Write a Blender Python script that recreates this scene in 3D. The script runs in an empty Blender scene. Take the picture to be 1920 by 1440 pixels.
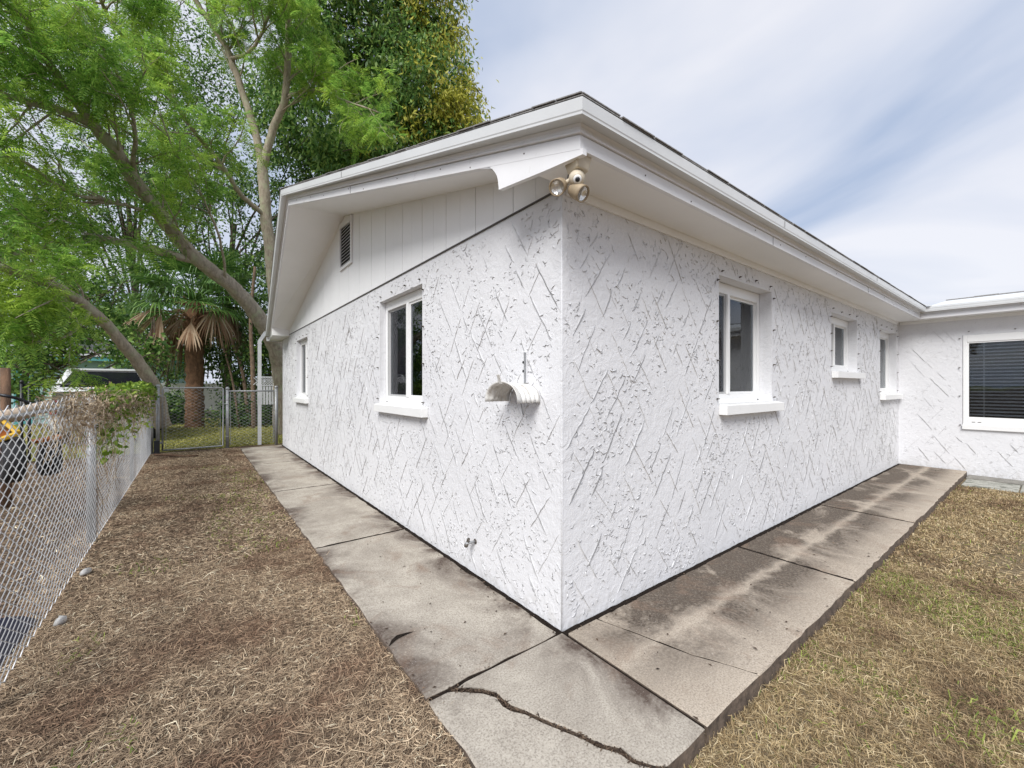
import bpy, bmesh, math, random
import numpy as np
from mathutils import Vector, Matrix

random.seed(7)
rng = np.random.default_rng(11)
scene = bpy.context.scene
col = scene.collection

# ------------------------------------------------------------------ camera
CAM = np.array([-1.788, -1.830, 1.5])
FWD = np.array([0.6081, 0.7938, 0.0]); RGT = np.array([0.7938, -0.6081, 0.0]); UPV = np.array([0, 0, 1.0])
FPX, CX, CY = 778.0, 960.0, 723.5
cam_data = bpy.data.cameras.new("camera"); cam = bpy.data.objects.new("camera", cam_data); col.objects.link(cam)
cam.location = CAM
cam.rotation_euler = (math.radians(90), 0, -math.atan2(FWD[0], FWD[1]))
cam_data.sensor_width = 36.0
cam_data.lens = FPX / 1920 * 36.0
cam_data.shift_y = 3.5 / 1920
cam_data.clip_start = 0.05; cam_data.clip_end = 2000
scene.camera = cam
def at(u, v, d):
    """a point of the place at pixel (u, v) of the 1920 photo and d metres ahead"""
    return CAM + d * (FWD + RGT * (u - CX) / FPX + UPV * (CY - v) / FPX)

# ------------------------------------------------------------------ sky, sun, exposure
SUN_AZ = math.radians(234)      # compass style, 0 = +Y, clockwise: the sun stands behind the camera
SUN_EL = math.radians(45)
world = bpy.data.worlds.new("World"); scene.world = world; world.use_nodes = True
nt = world.node_tree; nt.nodes.clear()
def wn(t, **k):
    n = nt.nodes.new(t)
    for a, b in k.items(): setattr(n, a, b)
    return n
sky = wn('ShaderNodeTexSky', sky_type='NISHITA', sun_disc=False)
sky.sun_elevation = SUN_EL; sky.sun_rotation = SUN_AZ
sky.air_density = 1.0; sky.dust_density = 2.0
tc = wn('ShaderNodeTexCoord')
sep = wn('ShaderNodeSeparateXYZ'); nt.links.new(tc.outputs['Generated'], sep.inputs[0])
mz = wn('ShaderNodeMath', operation='MAXIMUM'); mz.inputs[1].default_value = 0.0; nt.links.new(sep.outputs['Z'], mz.inputs[0])
az = wn('ShaderNodeMath', operation='ADD'); az.inputs[1].default_value = 0.22; nt.links.new(mz.outputs[0], az.inputs[0])
dx = wn('ShaderNodeMath', operation='DIVIDE'); nt.links.new(sep.outputs['X'], dx.inputs[0]); nt.links.new(az.outputs[0], dx.inputs[1])
dy = wn('ShaderNodeMath', operation='DIVIDE'); nt.links.new(sep.outputs['Y'], dy.inputs[0]); nt.links.new(az.outputs[0], dy.inputs[1])
cmb = wn('ShaderNodeCombineXYZ'); nt.links.new(dx.outputs[0], cmb.inputs[0]); nt.links.new(dy.outputs[0], cmb.inputs[1])
mp = wn('ShaderNodeMapping'); mp.inputs['Rotation'].default_value = (0, 0, 0); mp.inputs['Scale'].default_value = (1.05, 0.62, 1)
mp.inputs['Location'].default_value = (0.35, 1.9, 0)
nt.links.new(cmb.outputs[0], mp.inputs[0])
n1 = wn('ShaderNodeTexNoise'); n1.inputs['Scale'].default_value = 1.15; n1.inputs['Detail'].default_value = 5; n1.inputs['Roughness'].default_value = 0.47; n1.inputs['Distortion'].default_value = 0.5
nt.links.new(mp.outputs[0], n1.inputs['Vector'])
rp = wn('ShaderNodeValToRGB'); rp.color_ramp.elements[0].position = 0.36; rp.color_ramp.elements[1].position = 0.62
rp.color_ramp.elements[0].color = (0.31, 0.37, 0.49, 1); rp.color_ramp.elements[1].color = (0.59, 0.595, 0.635, 1)
e = rp.color_ramp.elements.new(0.47); e.color = (0.45, 0.485, 0.57, 1)
nt.links.new(n1.outputs[0], rp.inputs[0])
bg_c = wn('ShaderNodeBackground'); bg_c.inputs['Strength'].default_value = 0.58; nt.links.new(rp.outputs[0], bg_c.inputs['Color'])
bg_s = wn('ShaderNodeBackground'); bg_s.inputs['Strength'].default_value = 0.05; nt.links.new(sky.outputs[0], bg_s.inputs['Color'])
mx = wn('ShaderNodeMixShader'); mx.inputs[0].default_value = 0.9
nt.links.new(bg_s.outputs[0], mx.inputs[1]); nt.links.new(bg_c.outputs[0], mx.inputs[2])
wo = wn('ShaderNodeOutputWorld'); nt.links.new(mx.outputs[0], wo.inputs['Surface'])

sun_d = bpy.data.lights.new("sun", 'SUN'); sun = bpy.data.objects.new("sun", sun_d); col.objects.link(sun)
sun_d.energy = 1.5; sun_d.angle = math.radians(30); sun_d.color = (1.0, 0.985, 0.965)
sdir = Vector((math.sin(SUN_AZ) * math.cos(SUN_EL), math.cos(SUN_AZ) * math.cos(SUN_EL), math.sin(SUN_EL)))
sun.rotation_euler = sdir.to_track_quat('Z', 'Y').to_euler()
sun.location = (-10, -10, 20)

scene.render.engine = 'CYCLES'
scene.view_settings.view_transform = 'Standard'; scene.view_settings.look = 'None'
scene.view_settings.exposure = 1.45; scene.view_settings.gamma = 1.0
scene.view_settings.use_curve_mapping = False
scene.render.resolution_x = 1024; scene.render.resolution_y = 768

# ------------------------------------------------------------------ helpers
def tag(o, label=None, cat=None, group=None, kind=None):
    if label: o['label'] = label
    if cat: o['category'] = cat
    if group: o['group'] = group
    if kind: o['kind'] = kind
    return o
def link(o, parent=None):
    col.objects.link(o)
    if parent is not None:
        o.parent = parent
        if parent.type == 'EMPTY':
            o.matrix_parent_inverse = Matrix.Translation(-Vector(parent.location))
    return o
def root(name, loc, label, cat, group=None):
    o = bpy.data.objects.new(name, None); o.location = loc; o.empty_display_size = 0.1
    col.objects.link(o); return tag(o, label, cat, group)
def mesh_np(name, V, F, mat, parent=None, smooth=False):
    """V (N,3), F (M,k) -> one mesh object"""
    V = np.ascontiguousarray(V, dtype=np.float32); F = np.ascontiguousarray(F, dtype=np.int32)
    me = bpy.data.meshes.new(name); k = F.shape[1]
    me.vertices.add(len(V)); me.vertices.foreach_set('co', V.ravel())
    me.loops.add(F.size); me.loops.foreach_set('vertex_index', F.ravel())
    me.polygons.add(len(F)); me.polygons.foreach_set('loop_start', np.arange(0, F.size, k, dtype=np.int32))
    if smooth: me.polygons.foreach_set('use_smooth', np.ones(len(F), dtype=bool))
    me.update(calc_edges=True); me.validate()
    me.materials.append(mat)
    return link(bpy.data.objects.new(name, me), parent)
class MB:
    def __init__(s): s.v = []; s.f = []
    def add(s, vs, fs):
        b = len(s.v); s.v += [tuple(map(float, p)) for p in vs]; s.f += [tuple(i + b for i in f) for f in fs]; return s
    def box(s, a, b):
        x0, y0, z0 = [min(a[i], b[i]) for i in range(3)]; x1, y1, z1 = [max(a[i], b[i]) for i in range(3)]
        return s.add([(x0,y0,z0),(x1,y0,z0),(x1,y1,z0),(x0,y1,z0),(x0,y0,z1),(x1,y0,z1),(x1,y1,z1),(x0,y1,z1)],
                     [(0,3,2,1),(4,5,6,7),(0,1,5,4),(1,2,6,5),(2,3,7,6),(3,0,4,7)])
    def hexa(s, p):   # 8 points: 4 bottom, 4 top
        return s.add(p, [(0,3,2,1),(4,5,6,7),(0,1,5,4),(1,2,6,5),(2,3,7,6),(3,0,4,7)])
    def prism(s, A, B):   # two equal polygons
        n = len(A)
        return s.add(list(A) + list(B), [tuple(range(n))[::-1], tuple(range(n, 2*n))] + [(i, (i+1) % n, n + (i+1) % n, n + i) for i in range(n)])
    def tube(s, pts, rad, n=8, cap=True):
        P = [np.array(p, float) for p in pts]; R = rad if hasattr(rad, '__len__') else [rad] * len(P)
        b = len(s.v); up = None
        for i, p in enumerate(P):
            t = P[min(i+1, len(P)-1)] - P[max(i-1, 0)]; t = t / (np.linalg.norm(t) + 1e-9)
            if up is None:
                up = np.array([0, 0, 1.0]) if abs(t[2]) < 0.9 else np.array([1.0, 0, 0])
            a = np.cross(t, up); a /= np.linalg.norm(a) + 1e-9; c = np.cross(a, t); up = c
            for k in range(n):
                q = 2*math.pi*k/n
                s.v.append(tuple(p + R[i] * (math.cos(q)*a + math.sin(q)*c)))
        for i in range(len(P)-1):
            for k in range(n):
                s.f.append((b+i*n+k, b+i*n+(k+1) % n, b+(i+1)*n+(k+1) % n, b+(i+1)*n+k))
        if cap:
            s.f.append(tuple(b+k for k in range(n))[::-1]); s.f.append(tuple(b+(len(P)-1)*n+k for k in range(n)))
        return s
    def lathe(s, prof, c, axis=(0,0,1), n=14):
        """prof: (radius, along)"""
        ax = np.array(axis, float); ax /= np.linalg.norm(ax)
        t = np.array([0,0,1.0]) if abs(ax[2]) < .9 else np.array([1.0,0,0])
        a = np.cross(ax, t); a /= np.linalg.norm(a); d = np.cross(ax, a); c = np.array(c, float); b = len(s.v)
        for r, h in prof:
            for k in range(n):
                q = 2*math.pi*k/n; s.v.append(tuple(c + ax*h + r*(math.cos(q)*a + math.sin(q)*d)))
        for i in range(len(prof)-1):
            for k in range(n): s.f.append((b+i*n+k, b+i*n+(k+1) % n, b+(i+1)*n+(k+1) % n, b+(i+1)*n+k))
        s.f.append(tuple(b+k for k in range(n))[::-1]); s.f.append(tuple(b+(len(prof)-1)*n+k for k in range(n)))
        return s
    def build(s, name, mat, parent=None, smooth=False, bevel=0):
        me = bpy.data.meshes.new(name); me.from_pydata(s.v, [], s.f)
        if smooth: me.polygons.foreach_set('use_smooth', np.ones(len(s.f), dtype=bool))
        if name == 'pane':
            bm = bmesh.new(); bm.from_mesh(me); bmesh.ops.recalc_face_normals(bm, faces=bm.faces); bm.to_mesh(me); bm.free()
        me.update(); me.materials.append(mat)
        o = link(bpy.data.objects.new(name, me), parent)
        if bevel:
            m = o.modifiers.new('bevel', 'BEVEL'); m.width = bevel; m.segments = 2; m.limit_method = 'ANGLE'
        return o
def share(src, name, parent, loc=(0,0,0), rot=(0,0,0), scale=(1,1,1)):
    o = bpy.data.objects.new(name, src.data); link(o, parent); o.location = loc; o.rotation_euler = rot; o.scale = scale
    return o
def smoothline(P, sub=5):
    P = [np.array(p, float) for p in P]; out = []
    Q = [2*P[0]-P[1]] + P + [2*P[-1]-P[-2]]
    for i in range(1, len(Q)-2):
        for k in range(sub):
            t = k/sub; a, b, c, d = Q[i-1], Q[i], Q[i+1], Q[i+2]
            out.append(0.5*((2*b)+(-a+c)*t+(2*a-5*b+4*c-d)*t*t+(-a+3*b-3*c+d)*t**3))
    out.append(P[-1]); return out

def unit_(a): return a/(np.linalg.norm(a)+1e-9)
# ------------------------------------------------------------------ materials
class Mat:
    def __init__(s, name):
        s.m = bpy.data.materials.new(name); s.m.use_nodes = True; s.t = s.m.node_tree
        s.b = s.t.nodes['Principled BSDF']; s.out = s.t.nodes['Material Output']
        s.coord = s.n('ShaderNodeTexCoord').outputs['Object']
    def n(s, t, **k):
        x = s.t.nodes.new(t)
        for a, b in k.items(): setattr(x, a, b)
        return x
    def l(s, a, b): s.t.links.new(a, b)
    def noise(s, scale, detail=4, rough=0.55, dist=0, vec=None, stretch=None):
        x = s.n('ShaderNodeTexNoise'); x.inputs['Scale'].default_value = scale; x.inputs['Detail'].default_value = detail
        x.inputs['Roughness'].default_value = rough; x.inputs['Distortion'].default_value = dist
        v = vec or s.coord
        if stretch:
            m = s.n('ShaderNodeMapping'); m.inputs['Scale'].default_value = stretch; s.l(v, m.inputs[0]); v = m.outputs[0]
        s.l(v, x.inputs['Vector']); return x.outputs[0]
    def ramp(s, fac, stops):
        r = s.n('ShaderNodeValToRGB'); el = r.color_ramp.elements
        while len(el) < len(stops): el.new(0.5)
        for q, (p, c) in zip(el, stops):
            q.position = p; q.color = (c if hasattr(c, '__len__') else (c, c, c)) + (1,) if hasattr(c, '__len__') else (c, c, c, 1)
        s.l(fac, r.inputs[0]); return r.outputs[0]
    def mix(s, fac, a, b, mode='MIX'):
        x = s.n('ShaderNodeMix', data_type='RGBA', blend_type=mode)
        for sock, v in ((x.inputs[0], fac), (x.inputs[6], a), (x.inputs[7], b)):
            if isinstance(v, bpy.types.NodeSocket): s.l(v, sock)
            elif hasattr(v, '__len__'): sock.default_value = tuple(v) + (1,)
            else: sock.default_value = v
        return x.outputs[2]
    def math(s, op, a, b=0.0, clamp=False):
        x = s.n('ShaderNodeMath', operation=op); x.use_clamp = clamp
        for sock, v in ((x.inputs[0], a), (x.inputs[1], b)):
            if isinstance(v, bpy.types.NodeSocket): s.l(v, sock)
            else: sock.default_value = v
        return x.outputs[0]
    def pos(s):
        g = s.n('ShaderNodeNewGeometry'); x = s.n('ShaderNodeSeparateXYZ'); s.l(g.outputs['Position'], x.inputs[0]); return x.outputs
    def island(s): return s.n('ShaderNodeNewGeometry').outputs['Random Per Island']
    def objrand(s): return s.n('ShaderNodeObjectInfo').outputs['Random']
    def color(s, c):
        if isinstance(c, bpy.types.NodeSocket): s.l(c, s.b.inputs['Base Color'])
        else: s.b.inputs['Base Color'].default_value = tuple(c) + (1,)
        return s
    def set(s, rough=0.6, metal=0.0, spec=0.5):
        if isinstance(rough, bpy.types.NodeSocket): s.l(rough, s.b.inputs['Roughness'])
        else: s.b.inputs['Roughness'].default_value = rough
        s.b.inputs['Metallic'].default_value = metal; s.b.inputs['Specular IOR Level'].default_value = spec; return s
    def bump(s, h, strength=0.5, dist=0.01, prev=None):
        x = s.n('ShaderNodeBump'); x.inputs['Strength'].default_value = strength; x.inputs['Distance'].default_value = dist
        s.l(h, x.inputs['Height'])
        if prev is not None: s.l(prev, x.inputs['Normal'])
        s.l(x.outputs[0], s.b.inputs['Normal']); return x.outputs[0]

def m_paint(name, c, var=0.06, dirt=0.15, rough=0.55, dirtcol=(0.42, 0.40, 0.36)):
    m = Mat(name)
    a = m.noise(1.7, 5, 0.6); b = m.noise(22, 4, 0.6)
    base = m.mix(m.ramp(a, [(0.35, 0.0), (0.75, 1.0)]), c, tuple(x*(1-var) for x in c))
    spots = m.ramp(m.noise(9, 6, 0.72, 0.4), [(0.60, 0.0), (0.74, 1.0)])
    base = m.mix(m.math('MULTIPLY', spots, dirt), base, dirtcol)
    m.color(base).set(rough); m.bump(b, 0.12, 0.004); return m.m
def m_stucco():
    m = Mat('white_stucco')
    P = m.pos()
    a = m.noise(0.9, 5, 0.6); b = m.noise(16, 5, 0.62, 0.8); c = m.noise(70, 3, 0.6); d = m.noise(5.5, 4, 0.6, 1.2)
    base = m.mix(m.ramp(a, [(0.35, 0.0), (0.7, 1.0)]), (0.72, 0.72, 0.735), (0.665, 0.665, 0.68))
    # grey weathering caught in the rough of the plaster
    grime = m.ramp(m.noise(26, 5, 0.7, 1.5), [(0.57, 0.0), (0.70, 1.0)])
    base = m.mix(m.math('MULTIPLY', grime, 0.30), base, (0.50, 0.495, 0.48))
    # splash dirt in the lowest hand's breadth of the wall
    low = m.math('SUBTRACT', 0.16, P['Z']); low = m.math('MULTIPLY', low, 5.0, True)
    splash = m.math('MULTIPLY', low, m.ramp(m.noise(14, 5, 0.7), [(0.45, 0.0), (0.65, 1.0)]))
    base = m.mix(m.math('MULTIPLY', splash, 0.55), base, (0.38, 0.36, 0.32))
    m.color(base).set(0.75, 0, 0.3)
    n1 = m.bump(m.ramp(d, [(0.42, 0.0), (0.5, 1.0)]), 0.22, 0.006)
    n2 = m.bump(m.ramp(b, [(0.40, 0.0), (0.62, 1.0)]), 0.24, 0.008, n1); m.bump(c, 0.2, 0.003, n2)
    return m.m
def m_simple(name, c, rough=0.5, metal=0.0, var=0.15, scale=12, bump=0.1):
    m = Mat(name); a = m.noise(scale, 4, 0.6)
    m.color(m.mix(m.ramp(a, [(0.3, 0.0), (0.7, 1.0)]), c, tuple(x*(1-var) for x in c))).set(rough, metal)
    if bump: m.bump(a, bump, 0.005)
    return m.m
def m_concrete(right):
    m = Mat('concrete_right' if right else 'concrete_left'); P = m.pos()
    n_big = m.noise(1.6, 6, 0.62, 0.7); n_mid = m.noise(6, 6, 0.65, 0.5); n_fine = m.noise(55, 4, 0.75); n_gr = m.noise(110, 3, 0.7)
    tan = m.mix(m.ramp(n_mid, [(0.3, 0.0), (0.72, 1.0)]), (0.50, 0.455, 0.385), (0.385, 0.345, 0.29))
    dark = (0.055, 0.047, 0.040)
    if right:
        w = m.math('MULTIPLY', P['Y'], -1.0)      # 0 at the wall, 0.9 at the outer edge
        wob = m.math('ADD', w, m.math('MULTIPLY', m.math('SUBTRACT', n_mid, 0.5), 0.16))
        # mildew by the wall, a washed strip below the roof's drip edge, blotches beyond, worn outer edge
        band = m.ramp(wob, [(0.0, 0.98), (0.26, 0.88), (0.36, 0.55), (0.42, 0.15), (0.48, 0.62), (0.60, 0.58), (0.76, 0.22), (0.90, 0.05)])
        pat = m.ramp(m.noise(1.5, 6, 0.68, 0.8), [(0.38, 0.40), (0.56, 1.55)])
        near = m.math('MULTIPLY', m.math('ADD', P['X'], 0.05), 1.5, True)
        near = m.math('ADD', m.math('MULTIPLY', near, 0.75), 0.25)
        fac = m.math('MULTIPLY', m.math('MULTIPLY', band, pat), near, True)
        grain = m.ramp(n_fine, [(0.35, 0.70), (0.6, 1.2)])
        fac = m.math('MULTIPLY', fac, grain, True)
    else:
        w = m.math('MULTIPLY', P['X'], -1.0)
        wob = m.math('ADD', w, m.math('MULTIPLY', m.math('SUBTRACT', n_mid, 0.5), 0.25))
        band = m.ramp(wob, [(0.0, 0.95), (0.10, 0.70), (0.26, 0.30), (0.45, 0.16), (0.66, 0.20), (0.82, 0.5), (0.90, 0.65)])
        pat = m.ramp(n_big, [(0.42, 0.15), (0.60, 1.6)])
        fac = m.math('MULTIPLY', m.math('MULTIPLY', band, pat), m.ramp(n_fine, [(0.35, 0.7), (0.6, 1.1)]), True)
        dark = (0.085, 0.060, 0.047)
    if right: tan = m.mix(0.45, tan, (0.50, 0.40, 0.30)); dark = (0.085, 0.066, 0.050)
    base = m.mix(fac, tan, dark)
    brown = m.ramp(m.noise(2.3, 5, 0.65, 1.0), [(0.55, 0.0), (0.72, 0.55)])
    base = m.mix(brown, base, (0.22, 0.145, 0.10))
    base = m.mix(m.ramp(n_gr, [(0.36, 0.55), (0.52, 0.0)]), base, (0.12, 0.10, 0.085))
    base = m.mix(m.ramp(n_gr, [(0.58, 0.0), (0.72, 0.45)]), base, (0.66, 0.62, 0.56))
    m.color(base).set(0.9, 0, 0.25); n = m.bump(n_fine, 0.3, 0.004); m.bump(n_gr, 0.25, 0.003, n)
    return m.m
def m_leaf(name, ramp, trans=0.35, rough=0.5, patch=None):
    m = Mat(name); c = m.ramp(m.island(), ramp)
    if patch:
        c = m.mix(m.ramp(m.noise(patch[1], 3, 0.6), [(patch[2], 0.0), (patch[3], 1.0)]), c, m.ramp(m.island(), patch[0]))
    m.color(c).set(rough, 0, 0.35)
    if trans:
        t = m.n('ShaderNodeBsdfTranslucent'); m.l(c, t.inputs['Color'])
        x = m.n('ShaderNodeMixShader'); x.inputs[0].default_value = trans
        m.l(m.b.outputs[0], x.inputs[1]); m.l(t.outputs[0], x.inputs[2]); m.l(x.outputs[0], m.out.inputs['Surface'])
    return m.m
def m_bark(name, a, b, lichen=None):
    m = Mat(name); n = m.noise(14, 6, 0.7, 0.6, stretch=(1, 1, 0.35)); f = m.noise(60, 3, 0.6)
    c = m.mix(m.ramp(n, [(0.34, 0.0), (0.66, 1.0)]), a, b)
    if lichen: c = m.mix(m.ramp(m.noise(3.5, 5, 0.7), [(0.5, 0.0), (0.64, 0.7)]), c, lichen)
    m.color(c).set(0.9, 0, 0.2); k = m.bump(n, 0.7, 0.03); m.bump(f, 0.4, 0.008, k); return m.m
def m_glass():
    m = Mat('window_glass'); t = m.t; t.nodes.remove(m.b)
    g = m.n('ShaderNodeBsdfGlossy'); g.inputs['Roughness'].default_value = 0.015; g.inputs['Color'].default_value = (0.9, 0.93, 0.95, 1)
    tr = m.n('ShaderNodeBsdfTransparent'); tr.inputs['Color'].default_value = (0.86, 0.89, 0.91, 1)
    f = m.n('ShaderNodeFresnel'); f.inputs['IOR'].default_value = 1.55
    wv = m.noise(2.2, 2, 0.4); bm = m.n('ShaderNodeBump'); bm.inputs['Strength'].default_value = 0.05; bm.inputs['Distance'].default_value = 0.02
    m.l(wv, bm.inputs['Height']); m.l(bm.outputs[0], g.inputs['Normal'])
    f2 = m.math('MULTIPLY', f.outputs[0], 1.0)
    x = m.n('ShaderNodeMixShader'); m.l(f2, x.inputs[0]); m.l(tr.outputs[0], x.inputs[1]); m.l(g.outputs[0], x.inputs[2]); m.l(x.outputs[0], m.out.inputs['Surface'])
    return m.m

M = {}
mm = Mat('insect_screen'); mm.color((0.02, 0.02, 0.03)).set(.8); _t = mm.n('ShaderNodeBsdfTransparent'); _x = mm.n('ShaderNodeMixShader'); _x.inputs[0].default_value = .30; mm.l(mm.b.outputs[0], _x.inputs[2]); mm.l(_t.outputs[0], _x.inputs[1]); mm.l(_x.outputs[0], mm.out.inputs['Surface']); M['screen'] = mm.m
M['stucco'] = m_stucco()
mm = Mat('stucco_ridge'); mm.color(mm.mix(mm.ramp(mm.noise(18, 5, 0.7), [(0.42, 0.0), (0.66, 1.0)]), (0.70, 0.70, 0.71), (0.50, 0.495, 0.49))).set(0.8, 0, 0.2); mm.bump(mm.noise(120, 3, 0.6), 0.4, 0.003); M['ridge'] = mm.m
M['trim'] = m_paint('trim_paint', (0.80, 0.80, 0.81), 0.10, 0.42)
M['siding'] = m_paint('siding_paint', (0.86, 0.86, 0.865), 0.05, 0.08)
M['soffit'] = m_paint('soffit_paint', (0.85, 0.845, 0.83), 0.05, 0.04)
M['sillm'] = m_paint('sill_paint', (0.80, 0.80, 0.79), 0.06, 0.2)
M['vinyl'] = m_simple('window_vinyl', (0.82, 0.82, 0.81), 0.35, 0, 0.03, 4, 0)
M['gutter'] = m_paint('gutter_metal', (0.70, 0.715, 0.72), 0.12, 0.25, 0.4)
M['darkroom'] = m_simple('dark_interior', (0.030, 0.032, 0.036), 0.9, 0, 0.2, 3, 0)
M['blind'] = m_simple('blind_slat', (0.80, 0.80, 0.80), 0.5, 0, 0.1, 8, 0)
M['curtain'] = m_simple('curtain_cloth', (0.30, 0.29, 0.29), 0.9, 0, 0.2, 30, 0.3)
M['glass'] = m_glass()
M['black'] = m_simple('black_void', (0.012, 0.012, 0.012), 0.9, 0, 0, 3, 0)
M['caulk'] = m_simple('dark_gap', (0.10, 0.095, 0.09), 0.9, 0, 0.3, 20, 0)
M['rust'] = m_simple('weathered_steel', (0.16, 0.14, 0.12), 0.6, 0.6, 0.4, 60, 0.3)
M['galv'] = m_simple('galvanized_steel', (0.42, 0.43, 0.44), 0.5, 0.55, 0.25, 18, 0.15)
M['wire'] = m_simple('galvanized_wire', (0.66, 0.67, 0.68), 0.5, 0.2, 0.3, 6, 0)
M['blackmetal'] = m_simple('black_coated_metal', (0.014, 0.015, 0.02), 0.45, 0, 0.2, 12, 0)
M['conc_l'] = m_concrete(False); M['conc_r'] = m_concrete(True)
M['conc_old'] = m_simple('old_concrete', (0.27, 0.255, 0.225), 0.9, 0, 0.45, 7, 0.4)
mm = Mat('lichen_paver'); mm.color(mm.mix(mm.ramp(mm.noise(11, 6, 0.75, 0.5, stretch=(1.6, 0.5, 1)), [(0.44, 0.0), (0.58, 1.0)]), (0.46, 0.45, 0.40), (0.12, 0.125, 0.10))).set(0.9); mm.bump(mm.noise(50), 0.4, 0.006); M['paver'] = mm.m
mm = Mat('soil_and_shade_concrete'); mm.color(mm.ramp(mm.noise(18, 5, .7), [(.35, (.055, .040, .030)), (.65, (.16, .12, .09))])).set(.95); mm.bump(mm.noise(40), .6, .01); M['slab_side'] = mm.m  # soil stain plus the shade on the slab sides, both painted into this brown
mm = Mat('crack_soil'); mm.color(mm.ramp(mm.noise(60, 4, 0.7), [(0.3, (0.006, 0.005, 0.004)), (0.7, (0.030, 0.022, 0.017))])).set(1.0, 0, 0.1); mm.bump(mm.noise(80), 0.8, 0.01); M['soil'] = mm.m
M['shingle'] = m_simple('asphalt_shingle', (0.30, 0.29, 0.28), 0.95, 0, 0.5, 60, 0.6)
M['cream'] = m_paint('aged_cream_plastic', (0.62, 0.545, 0.42), 0.15, 0.3, 0.45, (0.30, 0.24, 0.17))
M['bronze'] = m_simple('aged_lamp_shell', (0.40, 0.31, 0.20), 0.65, 0.0, 0.35, 20, 0.1)
mm = Mat('lamp_lens'); mm.color((0.72, 0.70, 0.66)).set(0.08, 0.7); mm.bump(mm.noise(55, 2), 0.5, 0.01); M['lens'] = mm.m

# ground: dry leaf-litter soil to the left, parched lawn to the right, greener beyond the gate
mm = Mat('yard_soil'); P = mm.pos()
soil = mm.ramp(mm.noise(38, 6, 0.75, 0.6), [(0.30, (0.045, 0.032, 0.024)), (0.55, (0.15, 0.108, 0.076)), (0.78, (0.30, 0.23, 0.165))])
dry = mm.ramp(mm.noise(32, 6, 0.75, 0.6), [(0.30, (0.09, 0.070, 0.042)), (0.55, (0.26, 0.20, 0.125)), (0.8, (0.42, 0.34, 0.23))])
grn = mm.ramp(mm.noise(20, 6, 0.75, 0.6), [(0.30, (0.08, 0.085, 0.03)), (0.55, (0.24, 0.24, 0.08)), (0.8, (0.42, 0.39, 0.15))])
fx = mm.math('MULTIPLY', mm.math('ADD', P['X'], 0.6), 3.0, True)
c = mm.mix(fx, soil, dry)
fy = mm.math('MULTIPLY', mm.math('SUBTRACT', P['Y'], 10.6), 2.0, True)
c = mm.mix(fy, c, grn)
mm.color(c).set(1.0, 0, 0.1); k = mm.bump(mm.noise(45, 6, 0.7), 0.9, 0.03); M['yard'] = mm.m

# ------------------------------------------------------------------ ground, one sheet to the horizon
def ground_z(x, y):
    x = np.asarray(x, float); y = np.asarray(y, float)
    left = np.full_like(x, -0.022)
    t = np.clip((x + 1.0 - 0.15*np.sin(y*3)) / 0.5, 0, 1) * np.clip((-0.2 - y) / 0.5, 0, 1)
    z = left*(1-t) + (-0.085)*t
    z = z + 0.010*np.sin(x*5.1+1.3*y)*np.cos(y*4.3) - 0.010
    return z
xs = np.concatenate([[-900, -300, -120, -60, -30, -18, -12, -9], np.arange(-7, 11.01, 0.15), [12, 15, 20, 30, 60, 120, 300, 900]])
ys = np.concatenate([[-900, -300, -120, -60, -30, -18, -12], np.arange(-9, 13.01, 0.15), [14, 16, 19, 23, 30, 45, 70, 120, 300, 900]])
X, Y = np.meshgrid(xs, ys, indexing='ij'); Z = ground_z(X, Y)
nx, ny = X.shape; I = np.arange(nx*ny).reshape(nx, ny)
g = mesh_np('ground', np.stack([X, Y, Z], -1).reshape(-1, 3), np.stack([I[:-1, :-1], I[1:, :-1], I[1:, 1:], I[:-1, 1:]], -1).reshape(-1, 4), M['yard'], None, True)
tag(g, 'dry brown yard ground around the house', None, None, 'structure')

# ------------------------------------------------------------------ concrete walkway, slab by slab
walk = bpy.data.objects.new('walkway', None); col.objects.link(walk); tag(walk, 'L-shaped stained concrete walkway along the house walls', None, None, 'structure')
bed = MB(); bed.box((-0.885, -0.885, -0.14), (0.03, 10.1, -0.03)); bed.box((0.03, -0.885, -0.14), (9.05, 0.02, -0.03))
bed.build('joint_soil', M['soil'], walk)
def soil_line(P, Q, hw, z, nm='joint_fill'):
    P = np.array(P, float); Q = np.array(Q, float); d = (Q-P)/np.linalg.norm(Q-P); q = np.array([-d[1], d[0]]); n = max(2, int(np.linalg.norm(Q-P)/.05)); V = []; F = []
    for i in range(n+1):
        p = P+(Q-P)*i/n
        for s_ in (-1, -.3, .3, 1): o = p+q*hw*s_; V.append((o[0], o[1], z+random.uniform(-.004, .003)-(.002 if abs(s_) == 1 else 0)))
    for i in range(n):
        for k in range(3): F.append((4*i+k, 4*i+k+1, 4*i+5+k, 4*i+4+k))
    return mesh_np(nm, np.array(V), np.array(F), M['soil'], walk)
soil_line((-.020, -.03), (-.020, 10.08), .026, -.002, 'wall_joint_soil'); soil_line((-.03, -.020), (9.05, -.020), .026, -.002, 'wall_joint_soil')
for yj in (2.33, 4.90, 7.45): soil_line((-.885, yj), (-.03, yj), .024, -.006)
for xj in (2.256, 4.507, 6.76): soil_line((xj, -.885), (xj, -.03), .024, -.006)
for pa, pb_ in zip([(0.269, -.03), (0.311, -0.182), (0.375, -0.421), (0.421, -0.608)], [(0.311, -0.182), (0.375, -0.421), (0.421, -0.608), (0.545, -.89)]): soil_line(pa, pb_, .010, -.003, 'crack_soil')
for yj in (0.0,): MB().box((-0.885, yj-.03, -.12), (-0.03, yj+.03, -.014)).build('joint_fill', M['soil'], walk)
for xj in (0.0,): MB().box((xj-.03, -0.885, -.12), (xj+.03, -0.03, -.0145)).build('joint_fill', M['soil'], walk)
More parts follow.
